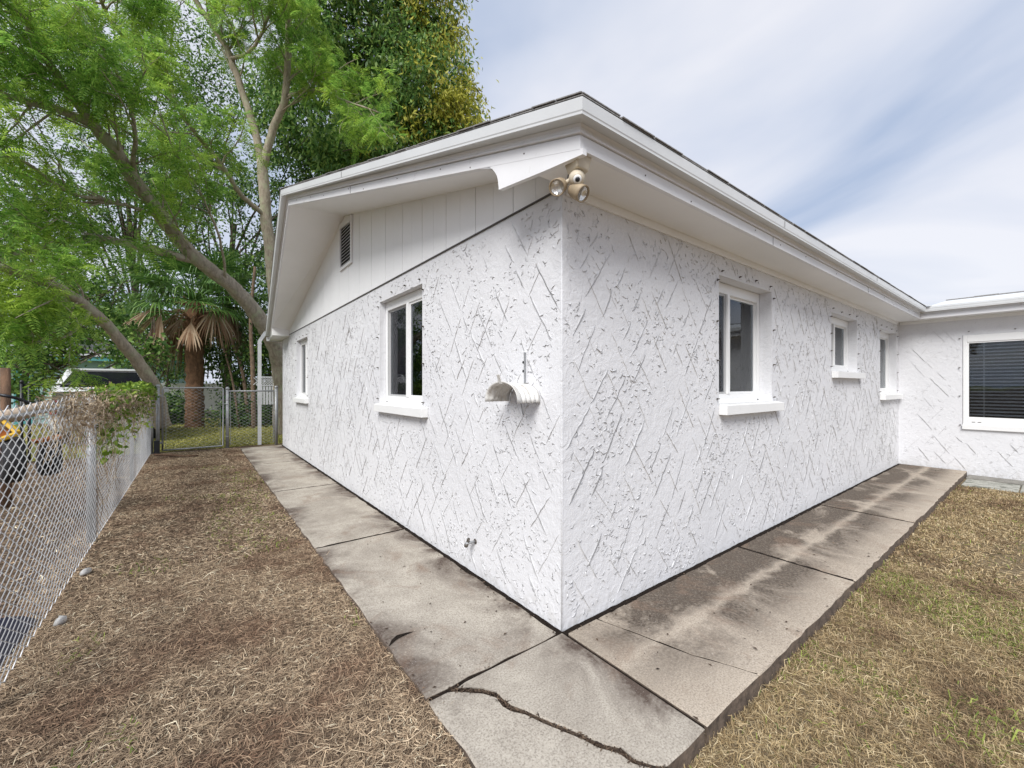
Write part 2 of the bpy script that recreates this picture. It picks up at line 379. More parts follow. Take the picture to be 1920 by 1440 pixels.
def slab(poly, mat, top=0.0, name='slab', tilt=0.0):
    poly = [np.array(p, float) for p in poly]; n = len(poly); ctr = sum(poly)/n
    mb = MB(); b = 0.008
    lo = [(p[0], p[1], -0.15) for p in poly]; mid = [(p[0], p[1], top-0.007) for p in poly]
    ins = []
    for p in poly:
        d = ctr-p; d = d/np.linalg.norm(d); ins.append((p[0]+d[0]*b, p[1]+d[1]*b, top + tilt*(p[0]-ctr[0])))
    mb.v = lo+mid+ins
    for i in range(n):
        j = (i+1) % n
        mb.f += [(i, j, n+j, n+i), (n+i, n+j, 2*n+j, 2*n+i)]
    mb.f.append(tuple(range(2*n, 3*n)))
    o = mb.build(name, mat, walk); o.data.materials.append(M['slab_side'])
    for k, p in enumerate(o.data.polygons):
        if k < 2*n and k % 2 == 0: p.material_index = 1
    return o
def edge_pts(a, b, amp, step=0.11):
    a = np.array(a, float); b = np.array(b, float); L = np.linalg.norm(b-a); n = max(2, int(L/step)); d = (b-a)/L; q = np.array([-d[1], d[0]])
    return [a + d*L*k/n + (q*random.uniform(-amp, amp) if 0 < k < n else 0) for k in range(n)]
def ragged(poly, amp=0.009):
    out = []
    for i in range(len(poly)): out += edge_pts(poly[i], poly[(i+1) % len(poly)], amp)
    return out
W = 0.90; J = 0.011; G = 0.034
ycuts = [0.0, 2.33, 4.90, 7.45, 10.12]
for a, b in zip(ycuts[:-1], ycuts[1:]):
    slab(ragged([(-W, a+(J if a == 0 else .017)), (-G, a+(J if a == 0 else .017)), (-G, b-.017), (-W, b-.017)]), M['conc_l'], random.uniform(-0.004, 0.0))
crk = [(0.269, -G), (0.311, -0.182), (0.345, -0.30), (0.375, -0.421), (0.421, -0.608), (0.50, -0.78), (0.545, -W)]
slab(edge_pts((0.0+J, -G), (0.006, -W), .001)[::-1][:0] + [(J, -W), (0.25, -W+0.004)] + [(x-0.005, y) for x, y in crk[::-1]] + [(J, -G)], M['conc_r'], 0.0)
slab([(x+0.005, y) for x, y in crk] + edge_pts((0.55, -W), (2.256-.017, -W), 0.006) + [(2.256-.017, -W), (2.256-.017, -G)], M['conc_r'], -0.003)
xcuts = [2.256, 4.507, 6.76, 9.05]
for a, b in zip(xcuts[:-1], xcuts[1:]):
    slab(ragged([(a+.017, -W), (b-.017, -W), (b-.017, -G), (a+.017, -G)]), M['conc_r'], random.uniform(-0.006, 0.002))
ck = [(-0.775, -0.012), (-0.756, -0.028), (-0.705, -0.070), (-0.657, -0.115), (-0.619, -0.175), (-0.622, -0.235), (-0.610, -0.285), (-0.573, -0.345), (-0.54, -0.43), (-0.496, -0.528), (-0.462, -0.60), (-0.439, -0.674), (-0.389, -0.745), (-0.386, -0.808), (-0.345, -0.87), (-0.31, -W)]
wid = [0.004, 0.010, 0.016, 0.015, 0.016, 0.024, 0.018, 0.010, 0.009, 0.009, 0.010, 0.012, 0.016, 0.012, 0.009, 0.006]
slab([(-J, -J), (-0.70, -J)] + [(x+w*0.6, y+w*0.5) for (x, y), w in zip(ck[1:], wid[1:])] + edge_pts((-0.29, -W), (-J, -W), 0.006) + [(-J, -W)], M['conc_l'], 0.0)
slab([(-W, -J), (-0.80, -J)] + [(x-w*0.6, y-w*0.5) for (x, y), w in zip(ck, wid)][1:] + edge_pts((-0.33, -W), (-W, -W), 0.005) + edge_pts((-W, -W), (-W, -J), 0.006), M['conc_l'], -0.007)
# spalled pit near the left slab's edge, filled with dark crumbs
pit = MB(); pit.add([(x, y, 0.0015) for x, y in [(-0.90, .495), (-.875, .51), (-.84, .53), (-.80, .54), (-.73, .545), (-.70, .535), (-.76, .56), (-.82, .572), (-.865, .545)]], [tuple(range(9))]); pit.build('spalled_crack', M['soil'], walk)
# strip along the wing and the old pavers
strip = MB(); strip.box((8.66, -6.0, -0.16), (9.06, -0.915, -0.062)); o = strip.build('footing_strip', M['conc_old'], walk, False, 0.01)
yy = -0.93; k = 0
while yy > -5.5:
    ln = random.uniform(0.56, 0.62); mb = MB(); mb.box((7.95+random.uniform(-.02, .02), yy-ln+0.012, -0.16), (8.645, yy, -0.075+random.uniform(-.006, .006))); mb.build('paver', M['paver'], walk, False, 0.012); yy -= ln
mb = MB(); mb.box((7.62, -5.6, -0.2), (7.935, -1.22, -0.098)); mb.build('paver_edging', M['conc_old'], walk, False, 0.012)

# ================================================================== the house
LX, LY, HW = 9.07, 10.1, 2.72          # long wall, gable wall, wall height
house = root('house', (0, 0, 0), 'white stucco single-storey house with prow gable and white fascia', 'house')
def Mg(u, d, z): return (d, u, z)              # gable wall: u along +Y, d into the wall
def Ml(u, d, z): return (u, d, z)              # long wall: u along +X
def Mw(u, d, z): return (LX + d, -u, z)        # wing wall: u along -Y
OPEN_G = [(1.96, 3.144, 1.292, 2.512), (7.19, 8.30, 1.25, 2.485)]
OPEN_L = [(1.956, 3.105, 1.335, 2.50), (5.063, 6.266, 1.705, 2.50), (7.645, 8.885, 1.352, 2.505)]
OPEN_W = [(0.845, 2.55, 0.74, 2.40)]
def wall(name, u0, u1, z0, z1, opens, mp, th=0.2):
    us = sorted({u0, u1, *[v for o in opens for v in o[:2]]}); zs = sorted({z0, z1, *[v for o in opens for v in o[2:]]})
    mb = MB()
    inside = lambda u, z: any(o[0] < u < o[1] and o[2] < z < o[3] for o in opens)
    for a, b in zip(us[:-1], us[1:]):
        for c, d in zip(zs[:-1], zs[1:]):
            if inside((a+b)/2, (c+d)/2): continue
            for dp in (0, th): mb.add([mp(a, dp, c), mp(b, dp, c), mp(b, dp, d), mp(a, dp, d)], [(0, 1, 2, 3)])
    for a, b, c, d in opens:
        for p, q in (((a, c), (b, c)), ((b, c), (b, d)), ((b, d), (a, d)), ((a, d), (a, c))):
            mb.add([mp(p[0], 0, p[1]), mp(q[0], 0, q[1]), mp(q[0], th, q[1]), mp(p[0], th, p[1])], [(0, 1, 2, 3)])
    return mb.build(name, M['stucco'], house)
wall_g = wall('gable_wall', 0.0, LY, -0.25, 2.706, OPEN_G, Mg)
wall_l = wall('long_wall', 0.0, LX, -0.25, 2.74, OPEN_L, Ml)
wall_w = wall('wing_wall', 0.0, 6.0, -0.35, 2.74, OPEN_W, Mw)
mb = MB(); mb.box((0.2, LY-0.2, -0.2), (12, LY-0.001, 2.70)); mb.build('rear_wall', M['stucco'], house)

# trowelled relief of the stucco: straight strokes laid crosswise and short torn ridges
def relief(name, u0, u1, z0, z1, opens, mp, parent, dens, seed, hgt=1.0):
    r = np.random.default_rng(seed); polys = []
    def clear(pts, mrg=0.02):
        for p in pts:
            if p[0] < u0+0.01 or p[0] > u1-0.01 or p[1] < z0+0.01 or p[1] > z1-0.02: return False
            for a, b, c, d in opens:
                if a-mrg < p[0] < b+mrg and c-mrg-0.11 < p[1] < d+mrg: return False
        return True
    for di in (1, -1):                                   # two families of long crossing strokes
        an = di*math.radians(56); dv_ = np.array([math.cos(an), math.sin(an)]); nv_ = np.array([-dv_[1], dv_[0]])
        ctr = np.array([(u0+u1)/2, (z0+z1)/2]); H = (u1-u0)+(z1-z0)
        k_ = -H/2
        while k_ < H/2:
            k_ += r.uniform(0.13, 0.27); t_ = -H/2+r.uniform(0, .3)
            while t_ < H/2:
                L = r.uniform(0.14, 0.44)
                ang = an+r.normal(0, .06); m0 = ctr+nv_*(k_+r.normal(0, .02))+dv_*(t_+L/2); t_ += L+abs(r.normal(0.12, .14))
                if not (u0 < m0[0] < u1 and z0 < m0[1] < z1) or r.random() < .12: continue
                k = max(4, int(L/.035)); t = np.linspace(-.5, .5, k)*L
                pts = np.stack([m0[0]+t*math.cos(ang), m0[1]+t*math.sin(ang)], 1) + r.normal(0, 0.0022, (k, 2))
                if clear(pts): polys.append((pts, r.uniform(0.004, 0.0085), r.uniform(0.004, 0.0105)*hgt))
    N = int((u1-u0)*(z1-z0)*dens)
    cu = r.uniform(u0, u1, N*2); cz = r.uniform(z0, z1, N*2)
    # clumped: more torn ridges in some trowel passes than in others
    keep = (np.sin(cu*5.3+1.7*np.sin(cz*3.1))*np.cos(cz*4.4+1.3*np.sin(cu*2.7))) > r.uniform(-1, 1, N*2)
    for u, z in zip(cu[keep], cz[keep]):
        k = int(r.integers(2, 6)); a = r.normal(0.2, 0.8) if r.random() < .6 else r.uniform(0, 6.28); L = r.uniform(0.007, 0.022)
        pts = [np.array([u, z])]
        for q in range(k):
            a += r.normal(0, 0.65); pts.append(pts[-1] + L*r.uniform(.4, 1)*np.array([math.cos(a), math.sin(a)]))
        pts = np.array(pts)
        if clear(pts, 0.005): polys.append((pts, r.uniform(0.0025, 0.0055), r.uniform(0.003, 0.008)*hgt))
    V = []; F = []; base = 0
    for pts, w, h in polys:
        k = len(pts); t = np.gradient(pts, axis=0); t /= np.linalg.norm(t, axis=1)[:, None] + 1e-9; q = np.stack([-t[:, 1], t[:, 0]], 1)
        q[q[:, 1] < 0] *= -1                           # q points up the wall
        e = np.ones(k); e[0] = e[-1] = 0.25
        hh = h*e*r.uniform(0.45, 1.25, k)
        up = pts + q*(w*1.2*e)[:, None]; cr = pts - q*(w*0.35*e)[:, None]; lo = pts - q*(w*0.02*e)[:, None]
        for i in range(k):
            V.append(mp(up[i, 0], 0.002, up[i, 1])); V.append(mp(cr[i, 0], -hh[i], cr[i, 1])); V.append(mp(lo[i, 0], 0.002, lo[i, 1]))
        for i in range(k-1):
            b = base+3*i; F.append((b, b+1, b+4, b+3)); F.append((b+1, b+2, b+5, b+4))
        base += 3*k
    o = mesh_np(name, np.array(V), np.array(F), M['ridge'], parent); o['kind'] = 'stuff'; return o
relief('trowel_relief', 0, LY, 0.0, 2.70, OPEN_G, Mg, wall_g, 330, 3)
relief('trowel_relief', 0, LX, 0.0, 2.70, OPEN_L, Ml, wall_l, 330, 4)
relief('trowel_relief', 0.05, 4.0, -0.07, 2.70, OPEN_W, Mw, wall_w, 120, 5, 0.7)
# rounded corner bead
mb = MB(); mb.tube([(0.006, 0.006, -0.1), (0.005, 0.005, 0.9), (0.006, 0.006, 1.7), (0.006, 0.006, 2.70)], 0.0072, 6); mb.build('corner_bead', M['stucco'], house, True)

# gable cladding: vertical boards with open grooves between them, each board cut to the roof slope
APY = 4.6
def rake_wall_z(y): return 2.832 + 0.2615*y if y <= APY else 4.035 - 0.272*(y-APY)
mb = MB(); mb.add([(0.03, 0, 2.70), (0.03, LY, 2.70), (0.03, LY, 2.72), (0.03, APY, 4.2), (0.03, 0, 2.95)], [(0, 1, 2, 3, 4)]); mb.build('gable_backing', M['caulk'], house)
vent = (4.259, 4.80, 3.25, 3.93)
y = -0.005; k = 0; bw = 0.245
while y < 9.13:
    a, b = max(y, 0.0)+0.0024, min(y+bw, 9.13)-0.0024; d = 0.004 if k % 2 else 0.0055
    top = lambda q: min(rake_wall_z(q)+0.03, 4.2)
    ys_ = [a, b] if not (a < APY < b) else [a, APY, b]
    f = [(-d, a, 2.716)] + [(-d, b, 2.716)] + [(-d, q, top(q)) for q in ys_[::-1]]
    bk = [(0.028, p[1], p[2]) for p in f]
    MB().prism(f, bk).build('siding_board', M['siding'], house)
    y += bw; k += 1
mb = MB(); mb.box((-0.012, 0.001, 2.703), (0.02, 9.13, 2.7125)); mb.build('cladding_flashing', M['caulk'], house)
# louvred vent under the ridge
vb = MB(); yl, yr, zb, zt = 4.20, 4.80, 3.245, 3.955
def vtop(yv): return min(zt, rake_wall_z(yv)-0.012)
vb.box((-0.03, yl, zb), (-0.0065, yl+0.05, vtop(yl))); vb.box((-0.03, yl+0.05, zb), (-0.0065, yr, zb+0.04))
vb.prism([(-0.03, yr-0.03, zb+0.04), (-0.03, yr, zb+0.04), (-0.03, yr, vtop(yr)), (-0.03, yr-0.03, vtop(yr))], [(-0.0065, yr-0.03, zb+0.04), (-0.0065, yr, zb+0.04), (-0.0065, yr, vtop(yr)), (-0.0065, yr-0.03, vtop(yr))])
vb.prism([(-0.03, yl+0.05, vtop(yl)-0.07), (-0.03, yr-0.03, vtop(yr)-0.07), (-0.03, yr-0.03, vtop(yr)), (-0.03, yl+0.05, vtop(yl))], [(-0.0065, yl+0.05, vtop(yl)-0.07), (-0.0065, yr-0.03, vtop(yr)-0.07), (-0.0065, yr-0.03, vtop(yr)), (-0.0065, yl+0.05, vtop(yl))])
gv = vb.build('gable_vent', M['trim'], house)
MB().add([(-0.0075, yl+.04, zb+.03), (-0.0075, yr-.02, zb+.03), (-0.0075, yr-.02, zt-.06), (-0.0075, yl+.04, zt-.06)], [(0, 1, 2, 3)]).build('void', M['black'], gv)
sl = None
for i in range(12):
    z = zb+0.052+i*0.048
    if sl is None:
        sl = MB().hexa([(-0.026, yl+0.052, 0), (-0.026, yr-0.032, 0), (-0.009, yr-0.032, 0.017), (-0.009, yl+0.052, 0.017), (-0.026, yl+0.052, 0.006), (-0.026, yr-0.032, 0.006), (-0.009, yr-0.032, 0.024), (-0.009, yl+0.052, 0.024)]).build('louvre', M['trim'], gv); sl.location = (0, 0, z)
    else: share(sl, 'louvre', gv, (0, 0, z))

# roof edge: fascia board, cove moulding and upper edge board swept round the eaves
path = [(-0.245, 10.50, 2.660), (-0.315, 9.80, 2.672), (-0.756, APY, 3.992), (-0.207, -0.345, 2.722), (8.74, -0.345, 2.722), (8.74, -7.0, 2.722)]
PV = [np.array(p) for p in path]
def offs(i, out):
    p = PV[i][:2]
    def nrm(a, b): d = (b-a)/np.linalg.norm(b-a); return np.array([-d[1], d[0]]) * -1.0
    ns = []
    if i > 0: ns.append(nrm(PV[i-1][:2], p))
    if i < len(PV)-1: ns.append(nrm(p, PV[i+1][:2]))
    if len(ns) == 1: m = ns[0]
    else:
        m = ns[0]+ns[1]; m = m/(1+ns[0] @ ns[1])
    return p + m*out
# orient the normals outward
if (offs(3, 1.0)-PV[3][:2])[0] > 0:
    _o = offs
    def offs(i, out, _o=_o): return _o(i, -out)
def sweep(name, prof, i0, i1, mat, end=True):
    mb = MB(); n = len(prof)
    for i in range(i0, i1+1):
        for o, z in prof:
            q = offs(i, o); mb.v.append((q[0], q[1], PV[i][2]+z))
    for k in range(i1-i0):
        for j in range(n): mb.f.append((k*n+j, k*n+(j+1) % n, (k+1)*n+(j+1) % n, (k+1)*n+j))
    mb.f.append(tuple(range(n))); mb.f.append(tuple(range((i1-i0)*n, (i1-i0+1)*n)))
    return mb.build(name, mat, house)
PROF_F = [(-0.028, 0.0), (0.0, 0.0), (0.0, 0.074), (-0.028, 0.074)]
PROF_C = [(-0.028, 0.0775), (0.013, 0.0775), (0.014, 0.084), (0.006, 0.088), (0.002, 0.098), (0.006, 0.112), (0.018, 0.1225), (-0.028, 0.1225)]
PROF_E = [(-0.028, 0.1235), (0.074, 0.1235), (0.076, 0.112), (0.082, 0.112), (0.083, 0.124), (0.086, 0.130), (0.092, 0.186), (0.088, 0.192), (-0.028, 0.192)]
for a, b in ((0, 2), (2, 3), (3, 4), (4, 5)):
    sweep('fascia_board', PROF_F, a, b, M['trim']); sweep('cove_moulding', PROF_C, a, b, M['trim'])
    sweep('edge_board', PROF_E, a, b, M['gutter'])
nail = None
for seg, n_ in ((2, 9), (3, 12), (1, 5)):
    for k in range(n_):
        t = (k+random.uniform(.2, .8))/n_; a_ = np.array([*offs(seg, .001), PV[seg][2]]); b_ = np.array([*offs(seg+1, .001), PV[seg+1][2]]); p_ = a_+(b_-a_)*t; p_[2] += random.choice((.018, .05, .036))
        if nail is None: nail = MB().lathe([(.0045, -.003), (.0045, .002), (.002, .003)], (0, 0, 0), (-.7, -.7, 0), 6).build('nail_head', M['rust'], house); nail.location = p_
        else: share(nail, 'nail_head', house, p_)
for seg, t in ((2, .42), (3, .27), (3, .61)):
    a_ = np.array([*offs(seg, .0), PV[seg][2]]); b_ = np.array([*offs(seg+1, .0), PV[seg+1][2]]); dd_ = unit_((b_-a_)[:2]); p_ = a_+(b_-a_)*t
    for o_, z0_, z1_ in ((.0015, .0, .074), (.0925, .132, .19)):
        q_ = p_[:2]+np.array([-dd_[1], dd_[0]])*(o_ if (np.array([-dd_[1], dd_[0]]) @ (offs(seg, 1)-offs(seg, 0))) > 0 else -o_)
        mb = MB(); mb.box((-.0012, -.0012, z0_), (.0012, .0012, z1_)); mb.v = [(x+q_[0], y+q_[1], z+p_[2]) for x, y, z in mb.v]; mb.build('board_joint', M['caulk'], house)
# scroll-cut bracket under the rake end
def rk(yv, o): return -0.207-0.111*(yv+0.345) - o
bp = [(-0.36, 2.722), (-0.36, 2.690), (-0.10, 2.702), (0.281, 2.727), (0.283, 2.75), (0.288, 2.785), (0.298, 2.82), (0.318, 2.852), (0.345, 2.882), (0.37, 2.905), (0.405, 2.922), (0.44, 2.926), (0.47, 2.930)]
MB().prism([(rk(yv, -0.001), yv, z) for yv, z in bp], [(rk(yv, -0.030), yv, z) for yv, z in bp]).build('rake_bracket', M['trim'], house)
# soffits
mb = MB(); e4 = -0.33
mb.add([(-0.20, e4, 2.727), (8.76, e4, 2.727), (8.76, 0.0, 2.727), (-0.235, 0.0, 2.727)], [(0, 1, 2, 3)]); mb.build('eave_soffit', M['soffit'], house)
mb = MB(); mb.add([(8.755, -0.0, 2.7275), (9.08, -0.0, 2.7275), (9.08, -6.5, 2.7275), (8.755, -6.5, 2.7275)], [(0, 1, 2, 3)]); mb.build('wing_soffit', M['soffit'], house)
mb = MB(); mb.add([(0.005, 0.0, rake_wall_z(0)), (0.005, APY, rake_wall_z(APY)), (-0.745, APY, 3.997), (rk(0, -0.01), 0.0, 2.722+0.2568*0.345+0.004)], [(0, 1, 2, 3)]); mb.build('rake_soffit', M['soffit'], house)
mb = MB(); mb.add([(0.005, APY, rake_wall_z(APY)), (0.005, 9.14, rake_wall_z(9.14)), (-0.36, 9.14, 2.862), (-0.745, APY, 3.997)], [(0, 1, 2, 3)]); mb.build('rake_soffit', M['soffit'], house)
# boxed return and frieze on the far eave
mb = MB(); mb.prism([(0.004, 9.13, 2.672), (-0.362, 9.13, 2.672), (-0.362, 9.13, 2.86), (0.004, 9.13, 2.84)], [(0.004, 10.47, 2.672), (-0.243, 10.47, 2.672), (-0.243, 10.47, 2.80), (0.004, 10.47, 2.80)]); mb.build('eave_return', M['soffit'], house)
mb = MB(); mb.box((0.012, 10.101, 2.66), (12, 10.47, 2.70)); mb.build('rear_soffit', M['soffit'], house)
mb = MB(); mb.box((0.03, -0.018, 2.672), (8.95, -0.001, 2.7265)); mb.build('frieze_board', M['soffit'], house)
mb = MB(); mb.box((9.052, -5.5, 2.672), (9.069, -0.02, 2.7265)); mb.build('frieze_board', M['soffit'], house)
# roof planes
def up(i, out, z): q = offs(i, out); return (q[0], q[1], PV[i][2]+z)
RZ = 0.1985
A_, N_, V_, W_ = up(2, 0.093, RZ), up(3, 0.093, RZ), up(4, 0.093, RZ), up(5, 0.093, RZ); B0, B1 = up(0, 0.093, RZ), up(1, 0.093, RZ)
ridgeE = (13.6, APY, A_[2]); wridge = (13.6, -7.0, A_[2]); farE = (13.6, B0[1], B0[2]); farM = (13.6, B1[1], B1[2])
rf = MB()
def sheet(ps, t=0.006):
    rf.prism(ps, [(p[0], p[1], p[2]-t) for p in ps])
NE = (13.6, N_[1], N_[2])
rf = MB(); sheet([N_, NE, ridgeE, A_]); sheet([A_, ridgeE, farM, B1]); sheet([B1, farM, farE, B0])
roof = rf.build('roof', M['shingle'], house)
def shingles(P, Q, n, inward):
    P = np.array(P); Q = np.array(Q); d = (Q-P)/n; inw = np.array(inward, float)
    src = None
    for i in range(n):
        a = P+d*(i+0.02); b = P+d*(i+0.98); lift = random.uniform(0.001, 0.006); ov = random.uniform(0.0, 0.010)
        mb = MB(); lo = [a-inw*ov, b-inw*ov, b+inw*0.25, a+inw*0.25]
        mb.hexa([(p[0], p[1], p[2]+lift) for p in lo] + [(p[0], p[1], p[2]+lift+0.006) for p in lo]); mb.build('shingle', M['shingle'], roof)
gslope = (A_[2]-N_[2])/(A_[1]-N_[1])
shingles(N_, V_, 30, (0, 1, gslope)); shingles(N_, A_, 30, (1, 0, 0)); shingles(A_, B1, 20, (1, 0, 0)); 
wr = MB(); wq = [V_, W_, (11.0, -7.0, 3.325), (11.0, V_[1], 3.325)]; wr.prism(wq, [(p[0], p[1], p[2]-0.03) for p in wq]); wroof = wr.build('wing_roof', M['gutter'], house)
rx = -0.43
while rx > -6.9:
    ln = random.uniform(0.25, 0.45); MB().box((10.96, rx-ln+0.004, 3.322), (11.06, rx, 3.337+random.uniform(0, .012))).build('ridge_cap', M['shingle'], wroof); rx -= ln
# pale metal valley cap and the flashing strip that stands above the wing's eave
mb = MB(); mb.hexa([(8.60, -0.50, 2.925), (8.80, -0.50, 2.945), (8.80, -0.36, 2.985), (8.60, -0.36, 2.96), (8.60, -0.50, 2.94), (8.80, -0.50, 2.96), (8.80, -0.36, 3.0), (8.60, -0.36, 2.975)]); mb.build('valley_flashing', M['gutter'], house)
# rear gutter, elbow and downspout
gt = MB(); gt.prism([(-0.30, 10.50, 2.66), (-0.30, 10.50, 2.76), (-0.30, 10.62, 2.76), (-0.30, 10.60, 2.68), (-0.30, 10.56, 2.655)], [(11, 10.50, 2.66), (11, 10.50, 2.76), (11, 10.62, 2.76), (11, 10.60, 2.68), (11, 10.56, 2.655)])
gutter = gt.build('gutter', M['gutter'], house)
def boxtube(mb, pts, a=0.045, b=0.034):
    b0 = len(mb.v)
    for x, yv, z in pts:
        mb.v += [(x-a, yv-b, z), (x+a, yv-b, z), (x+a, yv+b, z), (x-a, yv+b, z)]
    for i in range(len(pts)-1):
        for k in range(4): mb.f.append((b0+4*i+k, b0+4*i+(k+1) % 4, b0+4*i+4+(k+1) % 4, b0+4*i+4+k))
    mb.f += [(b0, b0+1, b0+2, b0+3), tuple(b0+4*len(pts)-4+k for k in range(4))]
ds = MB(); boxtube(ds, [(-0.27, 10.60, 2.93), (-0.31, 10.61, 2.90), (-0.42, 10.66, 2.70), (-0.445, 10.66, 2.655)]); ds.build('elbow', M['gutter'], gutter)
ds = MB(); boxtube(ds, [(-0.445, 10.66, 2.66), (-0.445, 10.66, -0.02)], 0.04, 0.03); ds.build('downspout', M['gutter'], gutter)
ds = MB(); boxtube(ds, [(-0.445, 10.66, 2.60), (-0.445, 10.66, 2.575)], 0.048, 0.036); ds.build('strap', M['gutter'], gutter)

# ------------------------------------------------------------------ windows
def mbox(mb, mp, u0, u1, d0, d1, z0, z1):
    a = [mp(u0, d0, z0), mp(u1, d0, z0), mp(u1, d1, z0), mp(u0, d1, z0), mp(u0, d0, z1), mp(u1, d0, z1), mp(u1, d1, z1), mp(u0, d1, z1)]
    mb.hexa(a); return mb
stud_src = {}
def window(op, mp, rec, key, label, mull=0.5, head=0.05, bott=0.085, slats=True, sill=True, studs=True, curtain=None, screen=True):
    a, b, c, d = op; fw = 0.052
    w = MB(); D0, D1 = rec, rec+0.07
    mbox(w, mp, a+0.003, a+fw, D0, D1, c+0.002, d-0.003); mbox(w, mp, b-fw, b-0.003, D0, D1, c+0.002, d-0.003)
    mbox(w, mp, a+fw, b-fw, D0, D1, d-fw-head, d-0.003); mbox(w, mp, a+fw, b-fw, D0, D1, c+0.002, c+bott)
    mbox(w, mp, a+fw, b-fw, D0-0.022, D0-0.002, c+0.002, c+bott*0.45)
    win = w.build('window', M['vinyl'], house, False, 0.004); win['label'] = label
    g0, g1, gz0, gz1 = a+fw, b-fw, c+bott, d-fw-head
    um = g0+(g1-g0)*mull
    cuts = [(g0, um-0.028), (um+0.028, g1)] if mull < 1 else [(g0, g1)]
    if mull < 1:
        m_ = MB(); mbox(m_, mp, um-0.026, um+0.026, D0-0.010, D1-0.001, gz0+0.001, gz1-0.001); m_.build('mullion', M['vinyl'], win, False, 0.004)
    for i, (p, q) in enumerate(cuts):
        s = MB(); off = 0.012 if i == 0 else 0.030; t = 0.022
        mbox(s, mp, p+.001, p+t, D0+off, D0+off+0.02, gz0+.001, gz1-.001); mbox(s, mp, q-t, q-.001, D0+off, D0+off+0.02, gz0+.001, gz1-.001)
        mbox(s, mp, p+t, q-t, D0+off, D0+off+0.02, gz1-t, gz1-.001); mbox(s, mp, p+t, q-t, D0+off, D0+off+0.02, gz0+.001, gz0+t); s.build('sash', M['vinyl'], win)
        g_ = MB(); mbox(g_, mp, p+t-.004, q-t+.004, D0+off+0.008, D0+off+0.012, gz0+t-.004, gz1-t+.004); g_.build('pane', M['glass'], win)
    if screen and mull < 1:
        p, q = cuts[0] if key == 'l' else cuts[1]
        sc = MB(); A = [mp(p+.004, D0+.004, gz0+.004), mp(q-.004, D0+.004, gz0+.004), mp(q-.004, D0+.004, gz1-.004), mp(p+.004, D0+.004, gz1-.004)]; sc.add(A, [(0, 1, 2, 3)]); sc.build('insect_screen', M['screen'], win)
    if slats:
        z = gz0+0.05; src = None; n = 0
        while z < gz1-0.02:
            if src is None:
                q = MB(); A = [mp(g0+0.02, D1+0.035, 0.0), mp(g1-0.02, D1+0.035, 0.0), mp(g1-0.02, D1+0.074, 0.022), mp(g0+0.02, D1+0.074, 0.022)]
                q.prism(A, [(p[0], p[1], p[2]+0.003) for p in A]); src = q.build('blind_slat', M['blind'], win); src.location = (0, 0, z)
            else: share(src, 'blind_slat', win, (0, 0, z))
            z += 0.058; n += 1
        q = MB(); 
        for uu in (g0+0.12*(g1-g0), g0+0.5*(g1-g0)-0.05, g1-0.12*(g1-g0)): mbox(q, mp, uu-0.004, uu+0.004, D1+0.03, D1+0.034, gz0, gz1)
        q.build('blind_cord', M['blind'], win)
    if curtain:
        for p, q_ in curtain:
            n = 14; cu = MB(); us = np.linspace(g0+(g1-g0)*p, g0+(g1-g0)*q_, n); bse = 0
            cu.v = [mp(uu, D1+0.022+0.008*math.sin(i*2.2), zz) for i, uu in enumerate(us) for zz in (gz0-0.02, gz1+0.02)]
            cu.f = [(2*i, 2*i+2, 2*i+3, 2*i+1) for i in range(n-1)]; cu.build('curtain', M['curtain'], win)
    r_ = MB(); I0, I1 = a-0.25, b+0.25
    P = lambda u, dd, z: mp(u, dd, z)
    fs = [[(I0, .9, c-.4), (I1, .9, c-.4), (I1, .9, d+.2), (I0, .9, d+.2)], [(I0, .201, c-.4), (I0, .9, c-.4), (I0, .9, d+.2), (I0, .201, d+.2)], [(I1, .201, c-.4), (I1, .9, c-.4), (I1, .9, d+.2), (I1, .201, d+.2)],
          [(I0, .201, c-.4), (I1, .201, c-.4), (I1, .9, c-.4), (I0, .9, c-.4)], [(I0, .201, d+.2), (I1, .201, d+.2), (I1, .9, d+.2), (I0, .9, d+.2)]]
    for f_ in fs: r_.add([P(*p) for p in f_], [(0, 1, 2, 3)])
    r_.build('dark_room', M['darkroom'], win)
    if sill:
        s = MB(); o0, o1 = (a-0.13, b+0.0) if key == 'g' else (a+0.0, b+0.13)
        A = [mp(o0, -0.075, c-0.095), mp(o1, -0.075, c-0.095), mp(o1, -0.002, c-0.095), mp(o0, -0.002, c-0.095), mp(o0, -0.075, c-0.012), mp(o1, -0.075, c-0.012), mp(o1, -0.002, c-0.001), mp(o0, -0.002, c-0.001)]
        s.hexa(A); s.hexa([mp(a+.002, -0.0015, c+.0005), mp(b-.002, -0.0015, c+.0005), mp(b-.002, rec-.001, c+.0005), mp(a+.002, rec-.001, c+.0005), mp(a+.002, -0.0015, c+.004), mp(b-.002, -0.0015, c+.004), mp(b-.002, rec-.001, c+.008), mp(a+.002, rec-.001, c+.008)])
        s.build('sill', M['sillm'], win, False, 0.004)
        for uu in (a+0.10, b-0.10):
            hq = MB(); mbox(hq, mp, uu-0.016, uu+0.016, D0-0.0245, D0-0.0215, c+0.016, c+0.026); hq.build('weep_slot', M['black'], win)
